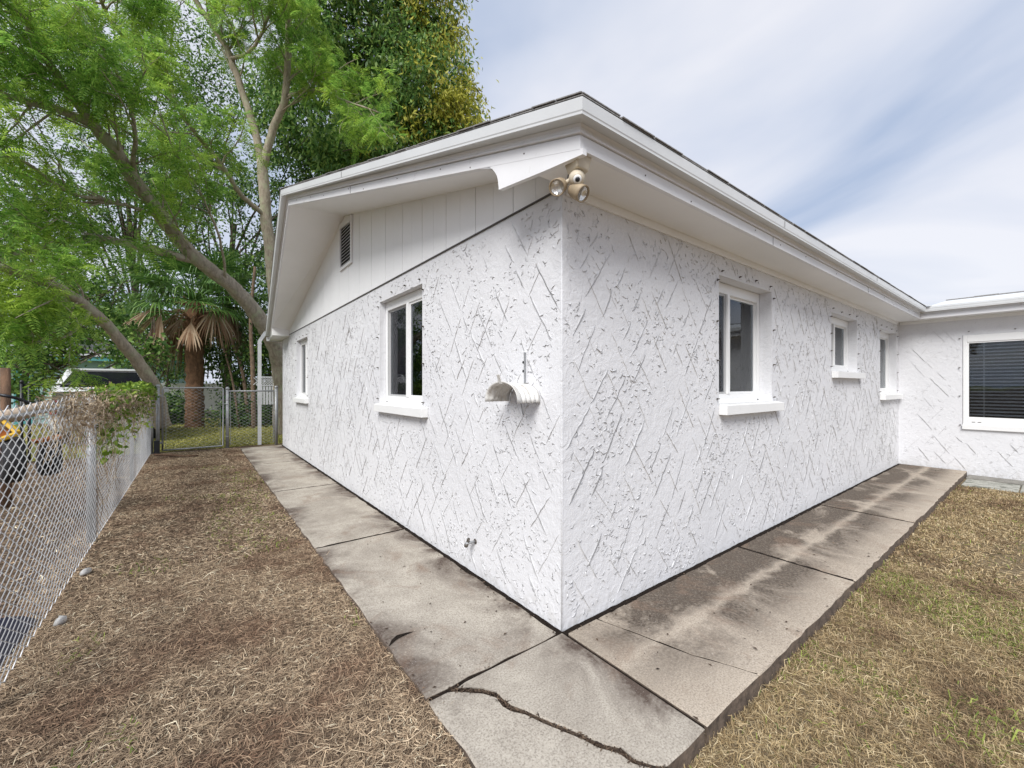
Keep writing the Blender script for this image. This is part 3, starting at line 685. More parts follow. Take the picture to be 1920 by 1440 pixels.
    if studs:
        if key not in stud_src:
            q = MB(); o = np.array(mp(0, 0, 0)); ax = np.array(mp(0, -1, 0))-o; uu = np.array(mp(1, 0, 0))-o
            z0_ = np.zeros(3)
            q.tube([z0_+ax*0.0, z0_+ax*0.026], 0.0042, 6); q.tube([z0_+ax*0.004, z0_+ax*0.010], 0.009, 6)
            q.tube([z0_+ax*0.017-uu*0.013+np.array([0, 0, .004]), z0_+ax*0.019, z0_+ax*0.017+uu*0.013+np.array([0, 0, .004])], 0.0034, 5)
            stud_src[key] = q
        src = None; pts = []
        for zz in np.linspace(c+0.05, d-0.06, 4): pts += [(a-0.035, zz), (b+0.04, zz)]
        for q in np.linspace(0.04, 0.96, 4): pts.append((a+(b-a)*q, d+0.05))
        for (u, z) in pts:
            u += random.uniform(-.006, .006); z += random.uniform(-.012, .012)
            if src is None: src = stud_src[key].build('shutter_stud', M['rust'], win); src.location = mp(u, 0, z) if key != 'w' else (LX, -u, z)
            else: share(src, 'shutter_stud', win, mp(u, 0, z))
    return win
window(OPEN_G[0], Mg, 0.075, 'g', 'two-pane window nearest the corner on the gable wall', mull=0.44)
window(OPEN_G[1], Mg, 0.085, 'g', 'narrow-looking window at the far end of the gable wall', mull=0.5, slats=False)
window(OPEN_L[0], Ml, 0.12, 'l', 'tall two-pane window nearest the corner on the long wall', mull=0.36, curtain=[(0.82, 0.99)])
window(OPEN_L[1], Ml, 0.11, 'l', 'short high window in the middle of the long wall', mull=0.42, slats=False, curtain=[(0.45, 0.99)])
window(OPEN_L[2], Ml, 0.11, 'l', 'window beside the inner corner of the long wall', mull=0.4, slats=False, curtain=[(0.0, 0.99)])
# the wing's big window sits in a wide flat casing
def Mws(u, d, z): return (LX + d, -u, z)
ca = MB(); a, b, c, d = OPEN_W[0]
ww = window((a+0.002, b, c+0.002, d), Mw, -0.012, 'w', 'large window with white casing and blinds on the wing', mull=1.0, head=0.075, bott=0.19, sill=False)
mbox(ca, Mw, a-0.004, b+0.05, -0.035, -0.013, c-0.006, c+0.075); ca.build('sill', M['sillm'], ww, False, 0.003)
for uu in (a+0.13, a+0.20):
    hq = MB(); mbox(hq, Mw, uu-0.02, uu+0.02, -0.0155, -0.0125, c+0.12, c+0.128); hq.build('weep_slot', M['black'], ww)

# ------------------------------------------------------------------ security light under the corner soffit
sl_root = root('security_light', (-0.13, -0.23, 2.722), 'aged cream twin-head security light under the corner soffit', 'light')
mb = MB(); mb.prism([(-0.205, -0.325, 2.725), (-0.09, -0.325, 2.725), (-0.06, -0.22, 2.725), (-0.175, -0.19, 2.725)], [(-0.185, -0.305, 2.655), (-0.10, -0.305, 2.655), (-0.075, -0.235, 2.655), (-0.165, -0.21, 2.655)]); mb.build('mount_box', M['cream'], sl_root, False, 0.008)
toCam = (CAM-np.array([-0.16, -0.27, 2.6])); toCam /= np.linalg.norm(toCam)
sens = np.array([-0.155, -0.272, 2.602]); ax = np.array([-0.55, -0.62, -0.50]); ax /= np.linalg.norm(ax)
mb = MB(); mb.lathe([(0.012, -0.075), (0.034, -0.06), (0.043, -0.03), (0.044, 0.0), (0.036, 0.03), (0.026, 0.042)], sens+np.array([0, 0, .012]), ax, 16); so = mb.build('sensor_housing', M['cream'], sl_root, True)
mb = MB(); mb.lathe([(0.020, 0.038), (0.023, 0.044), (0.018, 0.048)], sens+np.array([0, 0, .012]), ax, 16); mb.build('sensor_ring', M['sillm'], so, True)
mb = MB(); mb.lathe([(0.014, 0.045), (0.012, 0.051), (0.006, 0.054)], sens+np.array([0, 0, .012]), ax, 16); mb.build('sensor_eye', M['blackmetal'], so, True)
for ctr, ax, nm in ((np.array([-0.232, -0.205, 2.572]), np.array([-0.62, -0.30, -0.45]), 0), (np.array([-0.148, -0.292, 2.532]), np.array([0.10, -0.62, -0.42]), 1)):
    ax = ax/np.linalg.norm(ax)
    mb = MB(); mb.lathe([(0.012, -0.075), (0.030, -0.068), (0.040, -0.045), (0.044, 0.0), (0.045, 0.022), (0.040, 0.022), (0.036, 0.008)], ctr, ax, 18); lh = mb.build('lamp_head', M['bronze'] if nm == 0 else M['bronze'], sl_root, True)
    mb = MB(); mb.lathe([(0.002, 0.006), (0.030, 0.009), (0.039, 0.017), (0.039, 0.014)], ctr, ax, 18); mb.build('lens', M['lens'], lh, True)
    mb = MB(); mb.tube(smoothline([np.array([-0.14, -0.262, 2.652]), (ctr-ax*0.05+np.array([-0.14, -0.262, 2.652]))/2+np.array([0, 0, -.01]), ctr-ax*0.055], 4), 0.014, 8); mb.build('knuckle', M['cream'], lh, True)
# surface cable run to the lamp
mb = MB(); mb.tube([(-0.20, -0.325, 2.722), (-0.20, -0.30, 2.722), (-0.12, -0.18, 2.722), (0.02, -0.02, 2.722)], 0.003, 5); mb.build('cable', M['blackmetal'], sl_root)

# ------------------------------------------------------------------ hose hanger on the gable wall
hh = root('hose_hanger', (-0.09, 0.365, 1.40), 'white ribbed metal hose hanger on the gable wall', 'hose hanger')
n = 20; yc, hw, zc, hz = 0.365, 0.168, 1.392, 0.125
rings = [(-0.004, 0), (-0.035, 0), (-0.040, -.013), (-0.046, 0), (-0.072, 0), (-0.077, -.013), (-0.083, 0), (-0.109, 0), (-0.114, -.013), (-0.120, 0), (-0.146, 0), (-0.151, -.013), (-0.157, 0), (-0.182, 0), (-0.194, 0.006), (-0.200, 0.014)]
V = []; F = []
for x, dr in rings:
    for i in range(n+1):
        q = math.pi*i/n; V.append((x, yc-math.cos(q)*(hw+dr), zc+math.sin(q)**0.85*(hz+dr)))
for j in range(len(rings)-1):
    for i in range(n): F.append((j*(n+1)+i, j*(n+1)+i+1, (j+1)*(n+1)+i+1, (j+1)*(n+1)+i))
mm = Mat('hanger_enamel'); mm.color(mm.mix(mm.ramp(mm.noise(9, 5, .7), [(.5, 0.), (.66, .6)]), (.74, .73, .70), (.34, .29, .23))).set(.45); M['hanger'] = mm.m
sh = mesh_np('saddle', np.array(V), np.array(F), M['hanger'], hh, False); md = sh.modifiers.new('thick', 'SOLIDIFY'); md.thickness = 0.003
mb = MB(); mb.hexa([(-0.197, 0.352, 1.512), (-0.197, 0.388, 1.512), (-0.192, 0.388, 1.512), (-0.192, 0.352, 1.512), (-0.222, 0.354, 1.572), (-0.222, 0.386, 1.572), (-0.217, 0.386, 1.574), (-0.217, 0.354, 1.574)]); mb.build('front_tab', M['hanger'], hh, False, 0.002)
mb = MB(); mb.box((-0.012, 0.325, 1.518), (-0.001, 0.392, 1.735)); bp_ = mb.build('back_plate', M['stucco'], hh, False, 0.002)
mb = MB(); mb.box((-0.030, 0.330, 1.518), (-0.012, 0.3345, 1.725)); mb.build('back_rib', M['galv'], hh)
for z in (1.66, 1.60): MB().lathe([(0.009, 0.0), (0.009, 0.002), (0.004, 0.003)], (-0.012, 0.362, z), (-1, 0, 0), 10).build('screw_hole', M['black'], hh)
mb = MB(); mb.tube([(-0.03, 0.37, 1.40), (-0.012, 0.365, 1.30)], 0.004, 6); mb.build('brace', M['galv'], hh)
# capped hose tap low on the gable wall
tp = root('wall_tap', (0, 1.0, 0.25), 'small dark hose tap low on the gable wall', 'tap')
MB().tube([(0.01, 0.985, 0.255), (-0.05, 0.99, 0.255), (-0.085, 1.00, 0.25)], 0.011, 8).build('pipe', M['galv'], tp, True)
MB().lathe([(0.016, 0), (0.017, .02), (0.012, .03)], (-0.07, 1.0, 0.25), (-0.3, .2, -.9), 10).build('spout', M['rust'], tp, True)
MB().lathe([(0.022, 0), (0.024, .008), (0.010, .012)], (-0.055, 1.0, 0.268), (-1, .2, .5), 8).build('handle', M['rust'], tp)
MB().lathe([(0.022, 0), (0.020, .004)], (-0.001, 0.985, 0.255), (-1, 0, 0), 10).build('flange', M['rust'], tp)

# ================================================================== fences and gate
def chain_link(name, P0, P1, z0, z1, parent, pitch=0.058, wire=0.0019, mat=None, sides=4, jag=True):
    """zigzag wires standing side by side and hooked into each other; P0, P1 plan points"""
    P0 = np.array(P0, float); P1 = np.array(P1, float); L = np.linalg.norm(P1-P0); d = (P1-P0)/L; q = np.array([-d[1], d[0]])
    nw = int(L/pitch); nz = int((z1-z0)/(pitch*0.5*1.12)); hz = (z1-z0)/nz
    V = []; F = []; b = 0
    k = np.arange(nz+1)
    ca = np.array([[math.cos(2*math.pi*i/sides+.4), math.sin(2*math.pi*i/sides+.4)] for i in range(sides)])
    allV = []; allF = []
    for i in range(nw):
        u = (i + ((k + i) % 2)*0.5*2*0.5 + (((k+i) % 2) == 0)*0.0)*pitch
        u = (i + np.where((k+i) % 2 == 0, 0.0, 1.0))*pitch + rng.normal(0, 0.0012, nz+1)
        off = np.where((k+i) % 2 == 0, 0.0022, -0.0022) + 0.006*np.sin(i*0.11)*np.sin(k*0.13)
        z = z0 + k*hz + rng.normal(0, 0.001, nz+1)
        z = z + (k/nz)*0.012*math.sin(i*.23+math.sin(i*.07)*3)
        if jag: z[-1] += 0.012+rng.uniform(-.006, .010)
        pts = np.stack([P0[0]+d[0]*u+q[0]*off, P0[1]+d[1]*u+q[1]*off, z], 1)
        ring = []
        for c, s_ in ca:
            ring.append(pts + np.array([q[0]*c*wire + d[0]*s_*wire, q[1]*c*wire + d[1]*s_*wire, 0.0]))
        allV.append(np.stack(ring, 1).reshape(-1, 3)); base = i*(nz+1)*sides
        kk = np.arange(nz)[:, None]*sides; j = np.arange(sides)[None, :]; jn = (j+1) % sides
        allF.append((np.stack([base+kk+j, base+kk+jn, base+kk+sides+jn, base+kk+sides+j], -1)).reshape(-1, 4))
    o = mesh_np(name, np.concatenate(allV), np.concatenate(allF), mat or M['wire'], parent, True); o['kind'] = 'stuff'; return o
def post(parent, x, y, h, r=0.03, cap=True, mat=None, name='post', z0=-0.1):
    mb = MB(); prof = [(r, z0), (r, h)]
    o = MB().lathe(prof, (x, y, 0), (0, 0, 1), 12).build(name, mat or M['galv'], parent, True)
    if cap: MB().lathe([(r+0.005, h-0.03), (r+0.005, h+0.006), (r*0.8, h+0.026), (r*0.35, h+0.038)], (x, y, 0), (0, 0, 1), 12).build('cap', mat or M['galv'], o, True)
    return o
FX = -2.55
cf = root('chain_link_fence', (FX, 4.0, 0), 'long galvanized chain-link fence along the left edge of the yard', 'fence')
chain_link('wire_mesh', (FX, -1.6), (FX, 10.42), 0.0, 1.40, cf, 0.060, 0.0031)
for yv in (-1.2, 1.15+0.75-0.75-0.0, 3.88, 7.2): post(cf, FX-0.035, yv, 1.34, 0.024 if yv != 3.88 else 0.034, True)
post(cf, FX+0.0, 10.40, 1.46, 0.038)
MB().tube([(FX-0.02, -1.6, 1.33), (FX-0.02, 10.4, 1.35)], 0.009, 6).build('tension_wire', M['galv'], cf)
for yv in (3.70, 3.88): MB().tube([(FX-0.075, yv-.02, 1.1), (FX+0.01, yv, 1.1), (FX+0.01, yv+.03, 1.1)], 0.004, 5).build('tie', M['wire'], cf)

gp = root('gate_fence_panel', (-0.6, 10.5, 0), 'short chain-link panel between gate and house wall', 'fence')
post(gp, -0.10, 10.42, 1.47, 0.038); post(gp, -1.14, 10.50, 1.44, 0.036); 
MB().tube([(-1.14, 10.5, 1.37), (-0.10, 10.43, 1.37)], 0.019, 10).build('rail', M['galv'], gp, True)
chain_link('wire_mesh', (-1.12, 10.5), (-0.12, 10.43), 0.04, 1.37, gp, 0.066, 0.0036)
MB().tube([(-1.075, 10.49, 0.04), (-1.075, 10.49, 1.35)], 0.006, 6).build('tension_bar', M['galv'], gp); MB().tube([(-0.165, 10.43, 0.04), (-0.165, 10.43, 1.35)], 0.008, 6).build('tension_bar', M['galv'], gp)
for z in (0.25, 0.7, 1.15):
    MB().lathe([(0.041, z), (0.041, z+.02)], (-1.14, 10.5, 0), (0, 0, 1), 12).build('band', M['galv'], gp, True)
gate = root('chain_link_gate', (-1.8, 10.5, 0), 'galvanized chain-link walk gate between two posts', 'gate')
post(gate, -2.44, 10.52, 1.50, 0.036, True, None, 'gate_post')
fr = MB(); fr.tube([(-2.36, 10.52, 0.03), (-2.36, 10.52, 1.43), (-2.33, 10.52, 1.455), (-1.26, 10.51, 1.455), (-1.225, 10.51, 1.43), (-1.225, 10.51, 0.05), (-1.26, 10.51, 0.035), (-2.36, 10.52, 0.03)], 0.018, 10); fr.build('frame', M['galv'], gate, True)
chain_link('wire_mesh', (-2.345, 10.525), (-1.24, 10.515), 0.05, 1.44, gate, 0.066, 0.0036)
MB().tube([(-2.30, 10.525, 0.05), (-2.30, 10.525, 1.32)], 0.006, 6).build('tension_bar', M['galv'], gate); MB().tube([(-1.285, 10.51, 0.05), (-1.285, 10.51, 1.4)], 0.006, 6).build('tension_bar', M['galv'], gate)
for z in (0.18, 1.25): MB().box((-2.44, 10.49, z), (-2.35, 10.55, z+0.05)).build('hinge', M['galv'], gate, False, 0.008)
MB().tube([(-1.245, 10.50, 1.05), (-1.19, 10.48, 1.06), (-1.13, 10.455, 1.05), (-1.11, 10.455, 1.07)], 0.009, 6).build('latch', M['galv'], gate, True)
bf = root('black_chain_link_fence', (-3.6, 10.6, 0), 'black coated chain-link fence behind the left fence in front of the car', 'fence')
MB().tube([(-4.50, 10.62, 1.515), (-2.60, 10.56, 1.555)], 0.022, 10).build('rail', M['blackmetal'], bf, True)
for xv in (-4.50, -4.40, -2.62): post(bf, xv, 10.60, 1.55 if xv > -4.45 else 1.58, 0.024, True, M['blackmetal'])
chain_link('wire_mesh', (-4.40, 10.6), (-2.62, 10.56), 0.05, 1.51, bf, 0.07, 0.0038, M['blackmetal'])

# ================================================================== far buildings, walls, car
M['turq'] = m_paint('turquoise_siding', (0.36, 0.52, 0.53), 0.08, 0.1); M['turq_trim'] = m_paint('turquoise_trim', (0.10, 0.34, 0.36), 0.08, 0.1)
M['greyroof'] = m_simple('pale_grey_roof', (0.42, 0.43, 0.45), 0.9, 0, 0.2, 20, 0.2); M['whitewall'] = m_paint('white_fence_board', (0.66, 0.66, 0.66), 0.1, 0.2)
nb = root('turquoise_house', (-5.5, 24.5, 0), 'pale turquoise sided house with grey roof behind the parked car', 'house')
mb = MB(); mb.box((-9.5, 23.0, -0.1), (-1.8, 29, 2.55)); nw_ = mb.build('wall', M['turq'], nb)
for i in range(11):
    z = 0.2+i*0.21; MB().hexa([(-9.5, 22.965, z), (-1.8, 22.965, z), (-1.8, 22.999, z), (-9.5, 22.999, z), (-9.5, 22.985, z+.205), (-1.8, 22.985, z+.205), (-1.8, 22.999, z+.205), (-9.5, 22.999, z+.205)]).build('siding_board', M['turq'], nb)
MB().box((-9.9, 22.5, 2.55), (-1.4, 22.56, 2.72)).build('fascia', M['turq_trim'], nb); MB().box((-9.9, 22.56, 2.55), (-1.4, 23.4, 2.58)).build('soffit', M['turq'], nb)
MB().prism([(-9.9, 22.45, 2.72), (-9.9, 26, 3.7), (-9.9, 29.5, 2.72)], [(-1.4, 22.45, 2.72), (-1.4, 26, 3.7), (-1.4, 29.5, 2.72)]).build('roof', M['greyroof'], nb)
w_ = MB().box((-6.0, 22.93, 0.9), (-4.9, 22.96, 2.1)).build('window', M['whitewall'], nb); MB().box((-5.93, 22.915, 0.97), (-4.97, 22.929, 2.03)).build('pane', M['glass'], w_)
MB().box((-7.4, 22.94, 0.0), (-6.9, 22.96, 2.55)).build('corner_board', M['turq_trim'], nb); MB().box((-4.62, 22.6, 0), (-4.5, 22.72, 2.55)).build('porch_post', M['whitewall'], nb)
wf = root('white_board_fence', (-0.5, 22.5, 0), 'long white panel fence far behind the gate and palm', 'fence')
for i in range(7):
    x0 = -4.2+i*1.35; MB().box((x0+.06, 22.5, 0.35), (x0+1.29, 22.54, 1.62)).build('panel', M['whitewall'], wf); MB().box((x0-.05, 22.47, -.05), (x0+.05, 22.57, 1.85 if i in (3, 4) else 1.7)).build('post', M['whitewall'], wf)
MB().box((-4.2, 22.3, -0.05), (5.2, 22.46, 0.30)).build('kerb_wall', M['conc_old'], wf)
lt = root('white_lattice_panel', (0.4, 15.6, 0), 'white picket panel with lattice top beyond the house corner', 'fence')
for i in range(9): MB().box((0.02+i*.09, 15.6, 0.82), (0.085+i*.09, 15.62, 1.52)).build('picket', M['whitewall'], lt)
MB().box((0.0, 15.585, 1.50), (0.85, 15.635, 1.54)).build('rail', M['whitewall'], lt); MB().box((0.0, 15.585, 1.80), (0.85, 15.635, 1.84)).build('rail', M['whitewall'], lt)
for i in range(12):
    for s_ in (-1, 1):
        xa = -0.1+i*0.08; MB().tube([(xa if s_ > 0 else xa+.26, 15.60+.012*s_, 1.54), (xa+.26 if s_ > 0 else xa, 15.60+.012*s_, 1.80)], 0.011, 4).build('lattice_slat', M['whitewall'], lt)

# white SUV seen from behind
M['carwhite'] = m_simple('car_paint', (0.72, 0.73, 0.74), 0.22, 0, 0.02, 3, 0); M['carglass'] = m_simple('tinted_car_glass', (0.010, 0.010, 0.016), 0.06, 0, 0, 3, 0)
M['tyre'] = m_simple('tyre_rubber', (0.022, 0.022, 0.024), 0.85, 0, 0.3, 30, 0.3); M['red'] = m_simple('tail_lamp_red', (0.35, 0.02, 0.02), 0.2, 0, 0.1, 10, 0)
cl = (-3.62, 12.85); car = root('parked_car', (cl[0], cl[1]+2.3, 0), 'white estate car parked behind the black fence, tinted rear window facing us', 'car')
def cP(x, y, z): return (cl[0]+x, cl[1]+y, z)
hwid = 0.98
def cross(yv, w0, z0, z1, w1):   # half ring of the body section
    return [cP(-w0, yv, z0), cP(w0, yv, z0), cP(w0+.02, yv, (z0+z1)/2), cP(w1, yv, z1), cP(-w1, yv, z1), cP(-w0-.02, yv, (z0+z1)/2)]
def loft(secs):
    mb = MB(); n = len(secs[0]); 
    for s_ in secs: mb.v += [tuple(map(float, p)) for p in s_]
    for i in range(len(secs)-1):
        for k in range(n): mb.f.append((i*n+k, i*n+(k+1) % n, (i+1)*n+(k+1) % n, (i+1)*n+k))
    mb.f += [tuple(range(n)), tuple(range((len(secs)-1)*n, len(secs)*n))]; return mb
loft([cross(0.02, .90, .45, 1.36, .88), cross(0.12, .96, .38, 1.42, .93), cross(1.0, .98, .36, 1.42, .94), cross(3.0, .98, .36, 1.38, .93), cross(3.6, .96, .38, 1.16, .92), cross(4.5, .90, .42, 1.08, .84), cross(4.62, .80, .5, .98, .74)]).build('body', M['carwhite'], car, True)
loft([cross(0.10, .91, 1.40, 1.45, .90), cross(0.40, .80, 1.42, 1.92, .70), cross(0.9, .84, 1.42, 1.96, .72), cross(2.2, .84, 1.40, 1.93, .72), cross(3.0, .86, 1.36, 1.42, .84)]).build('cabin', M['carwhite'], car)
MB().hexa([cP(-.80, .105, 1.46), cP(.80, .105, 1.46), cP(.80, .135, 1.46), cP(-.80, .135, 1.46), cP(-.60, .345, 1.86), cP(.60, .345, 1.86), cP(.60, .375, 1.86), cP(-.60, .375, 1.86)]).build('rear_window', M['carglass'], car, False, 0.01)
for s_ in (-1, 1):
    MB().hexa([cP(s_*.895, .5, 1.48), cP(s_*.895, 2.6, 1.48), cP(s_*.86, 2.6, 1.48), cP(s_*.86, .5, 1.48), cP(s_*.775, .6, 1.84), cP(s_*.775, 2.1, 1.84), cP(s_*.74, 2.1, 1.84), cP(s_*.74, .6, 1.84)]).build('side_window', M['carglass'], car)
    MB().tube([cP(s_*.66, .5, 1.99), cP(s_*.66, 2.2, 1.98)], 0.018, 6).build('roof_rail', M['blackmetal'], car)
    MB().box(cP(s_*.80, -.01, 0.80), cP(s_*.93, .08, 1.14)).build('tail_light', M['red'], car, False, 0.02)
    for yv in (0.95, 3.7):
        t = MB().lathe([(0.20, -.11), (0.33, -.11), (0.36, -.07), (0.36, .07), (0.33, .11), (0.20, .11)], cP(s_*.88, yv, .36), (1, 0, 0), 20).build('wheel', M['tyre'], car, True)
        MB().lathe([(0.03, -.112), (0.20, -.10), (0.20, .10), (0.03, .112)], cP(s_*.88, yv, .36), (1, 0, 0), 14).build('rim', M['galv'], t, True)
    MB().box(cP(s_*1.0, 2.75, 1.30), cP(s_*1.18, 2.85, 1.46)).build('mirror', M['carwhite'], car, False, 0.02)
MB().box(cP(-.94, -.06, .45), cP(.94, .10, .70)).build('bumper', M['carwhite'], car, False, 0.03); MB().box(cP(-.26, -.008, .80), cP(.26, .012, .95)).build('number_plate', M['whitewall'], car)
MB().hexa([cP(-.66, .30, 1.90), cP(.66, .30, 1.90), cP(.66, .5, 1.93), cP(-.66, .5, 1.93), cP(-.66, .30, 1.92), cP(.66, .30, 1.92), cP(.66, .5, 1.95), cP(-.66, .5, 1.95)]).build('spoiler', M['carwhite'], car)

# odds and ends behind the left fence
M['yellow'] = m_simple('yellow_plastic', (0.62, 0.38, 0.03), 0.4, 0, 0.2, 12, 0.05); M['orange'] = m_simple('orange_plastic', (0.55, 0.16, 0.02), 0.45, 0, 0.3, 12, 0.05)
M['wood'] = m_bark('weathered_wood', (0.20, 0.12, 0.075), (0.10, 0.065, 0.045)); M['palewood'] = m_bark('pale_stripped_log', (0.56, 0.46, 0.36), (0.36, 0.28, 0.21))
cart = root('ride_on_toy', (-3.35, 4.6, 0), 'yellow and orange wheeled cart with black tyres behind the left fence', 'cart')
def xb(p, q, r, nm, mt): MB().tube([p, q], r, 6).build(nm, mt, cart)
p1, p2, p3, p4 = at(-60, 792, 4.2), at(34, 812, 4.25), at(-60, 848, 4.2), at(8, 790, 4.3)
xb(p4, p2, 0.026, 'frame_bar', M['yellow']); xb(p3, p2, 0.026, 'frame_bar', M['yellow']); xb(at(-40, 830, 4.4), at(40, 838, 4.4), 0.02, 'frame_bar', M['orange']); xb(at(62, 828, 4.6), at(116, 818, 4.7), 0.03, 'frame_bar', M['orange'])
mb = MB(); q = [at(-55, 800, 4.3), at(18, 806, 4.35), at(14, 848, 4.35), at(-55, 860, 4.3)]; mb.prism(q, [p+np.array([-.05, .1, 0]) for p in q]); mb.build('body_panel', M['orange'], cart)
for (u, v, d, r) in ((22, 862, 4.35, .24), (92, 858, 4.75, .20)):
    c_ = at(u, v, d); t = MB().lathe([(r*.55, -.07), (r*.92, -.08), (r, -.04), (r, .04), (r*.92, .08), (r*.55, .07)], c_, (0.9, 0.3, 0), 22).build('wheel', M['tyre'], cart, True); MB().lathe([(0.02, -.05), (r*.55, -.05), (r*.55, .05), (0.02, .05)], c_, (0.9, 0.3, 0), 14).build('hub', M['galv'], t, True)
lg = MB(); lg.tube(smoothline([at(-90, 790, 4.2), at(0, 783, 4.3), at(50, 772, 4.5), at(95, 760, 4.8)], 4), [.075]*3+[.07]*10, 9); o = lg.build('pale_log', M['palewood'], None, True); tag(o, 'pale stripped log lying behind the top of the left fence', 'log')
ps = MB(); ps.tube([at(12, 950, 5.2), at(10, 690, 5.2)], [.05, .045], 8); o = ps.build('wooden_post', M['wood'], None, True); tag(o, 'brown weathered wooden post at the far left behind the fence', 'post')
cb = MB(); cb.tube(smoothline([at(-20, 738, 5.0), at(10, 742, 5.0), at(35, 748, 5.1), at(60, 757, 5.2), at(75, 752, 5.3)], 4), .02, 6); o = cb.build('black_hose', M['blackmetal'], None, True); tag(o, 'black hose sagging beside the wooden post at left', 'hose')
M['navy'] = m_simple('navy_sheeting', (0.012, 0.014, 0.045), 0.5, 0, 0.3, 8, 0.4)
V = []; F = []; n = 10
bgc = (-2.86, 1.82)
for i in range(n+1):
    for j in range(n+1):
        a, b = i/n*2-1, j/n*2-1; rr = max(abs(a), abs(b)); V.append((bgc[0]+a*.26, bgc[1]+b*.42, -.04+.20*(1-rr**2)+.03*math.sin(7*a+3*b)*(1-rr)))
for i in range(n):
    for j in range(n): k = i*(n+1)+j; F.append((k, k+1, k+n+2, k+n+1))
o = mesh_np('plastic_bag', np.array(V), np.array(F), M['navy'], None, True); tag(o, 'dark navy plastic bag lying behind the fence at lower left', 'bag')

# small stones at the fence foot, a fallen stick by the gate, a dark irrigation box
M['stone'] = m_simple('pale_stone', (0.55, 0.54, 0.52), 0.9, 0, 0.25, 14, 0.4)
for (x, y, r, lb) in ((-2.47, 2.05, .026, 'pale stone at the fence foot nearest the camera'), (-2.49, 2.95, .030, 'pale stone at the fence foot farther along the fence')):
    V = []; mb = MB(); prof = [(r*.5, 0.0), (r, .012), (r*.95, .03), (r*.5, .045)]
    mb.lathe(prof, (x, y, -0.03), (0, 0, 1), 9); mb.v = [(a+random.uniform(-.006, .006)+(b-y)*.4, b+(b-y)*.5+random.uniform(-.006, .006), c+random.uniform(-.004, .004)) for a, b, c in mb.v]
    o = mb.build('stone', M['stone'], None, True); tag(o, lb, 'stone')
st = MB(); st.tube(smoothline([(-2.48, 10.1, 0.0), (-2.2, 9.75, 0.01), (-1.95, 9.45, 0.005), (-1.72, 9.40, 0.0)], 5), [.022]*8+[.016]*8, 7); o = st.build('fallen_stick', M['wood'], None, True); tag(o, 'brown fallen stick lying in front of the gate', 'stick')
ib = MB(); ib.box((-2.50, 10.28, -.03), (-2.40, 10.38, .28)); o = ib.build('black_box', M['blackmetal'], None, False, .01); tag(o, 'small black box at the foot of the gate post', 'box')

# ================================================================== vegetation
def unit(a): return a/(np.linalg.norm(a, axis=-1, keepdims=True)+1e-9)
def kites(C, D, N, L, Wd, fold=0.0):
    """one four-cornered leaf per row: base C, direction D, face normal N"""
    S = unit(np.cross(D, N)); L = np.asarray(L)[:, None]; Wd = np.asarray(Wd)[:, None]
    m = C+D*L*0.45 + N*L*0.06; V = np.stack([C, m+S*Wd, C+D*L - N*L*0.08, m-S*Wd], 1).reshape(-1, 3)
    return V, np.arange(len(V)).reshape(-1, 4)
def merge(parts):
    V = []; F = []; b = 0
    for v, f in parts: V.append(v); F.append(f+b); b += len(v)
    return np.concatenate(V), np.concatenate(F)
def feather_fronds(B, D, L, r, npair=11):
    n = len(B); up = np.array([0, 0, 1.0]) + r.normal(0, .45, (n, 3)); S = unit(np.cross(D, up)); Nn = unit(np.cross(S, D)); parts = []
    dn = np.array([0, 0, -1.0]); droop = r.uniform(.1, .4, n)
    for j in range(npair):
        t = (j+1.2)/(npair+.5); p = B + D*(L*t)[:, None] + dn*(L*droop*t*t)[:, None]; ln = L*0.30*math.sin(math.pi*(0.12+0.80*t))**.7
        for s_ in (-1, 1):
            d = unit(S*s_*0.9 + D*0.5 + dn*r.uniform(0, .35, n)[:, None]); parts.append(kites(p, d, Nn, ln, np.full(n, 0.012)*L/0.4))
    # the stalk itself
    q = B + D*L[:, None] + dn*(L*droop)[:, None]; w = S*0.0035
    parts.append((np.stack([B-w, B+w, q+w*.5, q-w*.5], 1).reshape(-1, 3), np.arange(4*n).reshape(-1, 4)))
    return merge(parts)
def resample(P, n):
    P = np.array(P); s = np.concatenate([[0], np.cumsum(np.linalg.norm(np.diff(P, axis=0), axis=1))]); t = np.linspace(0, s[-1], n)
    return np.stack([np.interp(t, s, P[:, k]) for k in range(3)], 1)
def limb(mb, pts, r0, r1, n=8, wob=0.0, r=None):
    P = np.array(smoothline(pts, 5))
    if wob: P[1:-1] += r.normal(0, wob, P[1:-1].shape)
    R = np.linspace(r0, r1, len(P)); b0 = len(mb.v); Q = resample(P, max(len(P), int(len(P)*2.2))); mb.tube(list(Q), list(np.linspace(r0, r1, len(Q))), n+2)
    if r is not None: mb.v[b0:] = [tuple(np.array(v)+r.normal(0, .035*(r0+r1)*.5+.001, 3)) for v in mb.v[b0:]]
    return P, R
def sprout(mb, P, R, count, t0, ln, rr, r, bias=np.zeros(3), spread=0.9, nseg=5, sides=5):
    """side branches along P; returns their polylines"""
    out = []
    for _ in range(count):
        t = r.uniform(t0, 1.0)**0.9; i = min(int(t*(len(P)-1)), len(P)-2); p = P[i]; d = unit(P[i+1]-P[i])
        side = unit(np.cross(d, r.normal(0, 1, 3))); v = unit(d*r.uniform(.5, 1.1) + side*spread + bias)
        L = ln*r.uniform(.55, 1.25)*(1.15-.4*t); q = [p]
        for k in range(nseg):
            v = unit(v + r.normal(0, .16, 3) + np.array([0, 0, -.03])); q.append(q[-1]+v*L/nseg)
        q = np.array(q); ra = min(R[i]*.6, rr); mb.tube(list(q), list(np.linspace(ra, ra*.3, len(q))), sides, False); out.append((q, np.linspace(ra, ra*.3, len(q))))
    return out
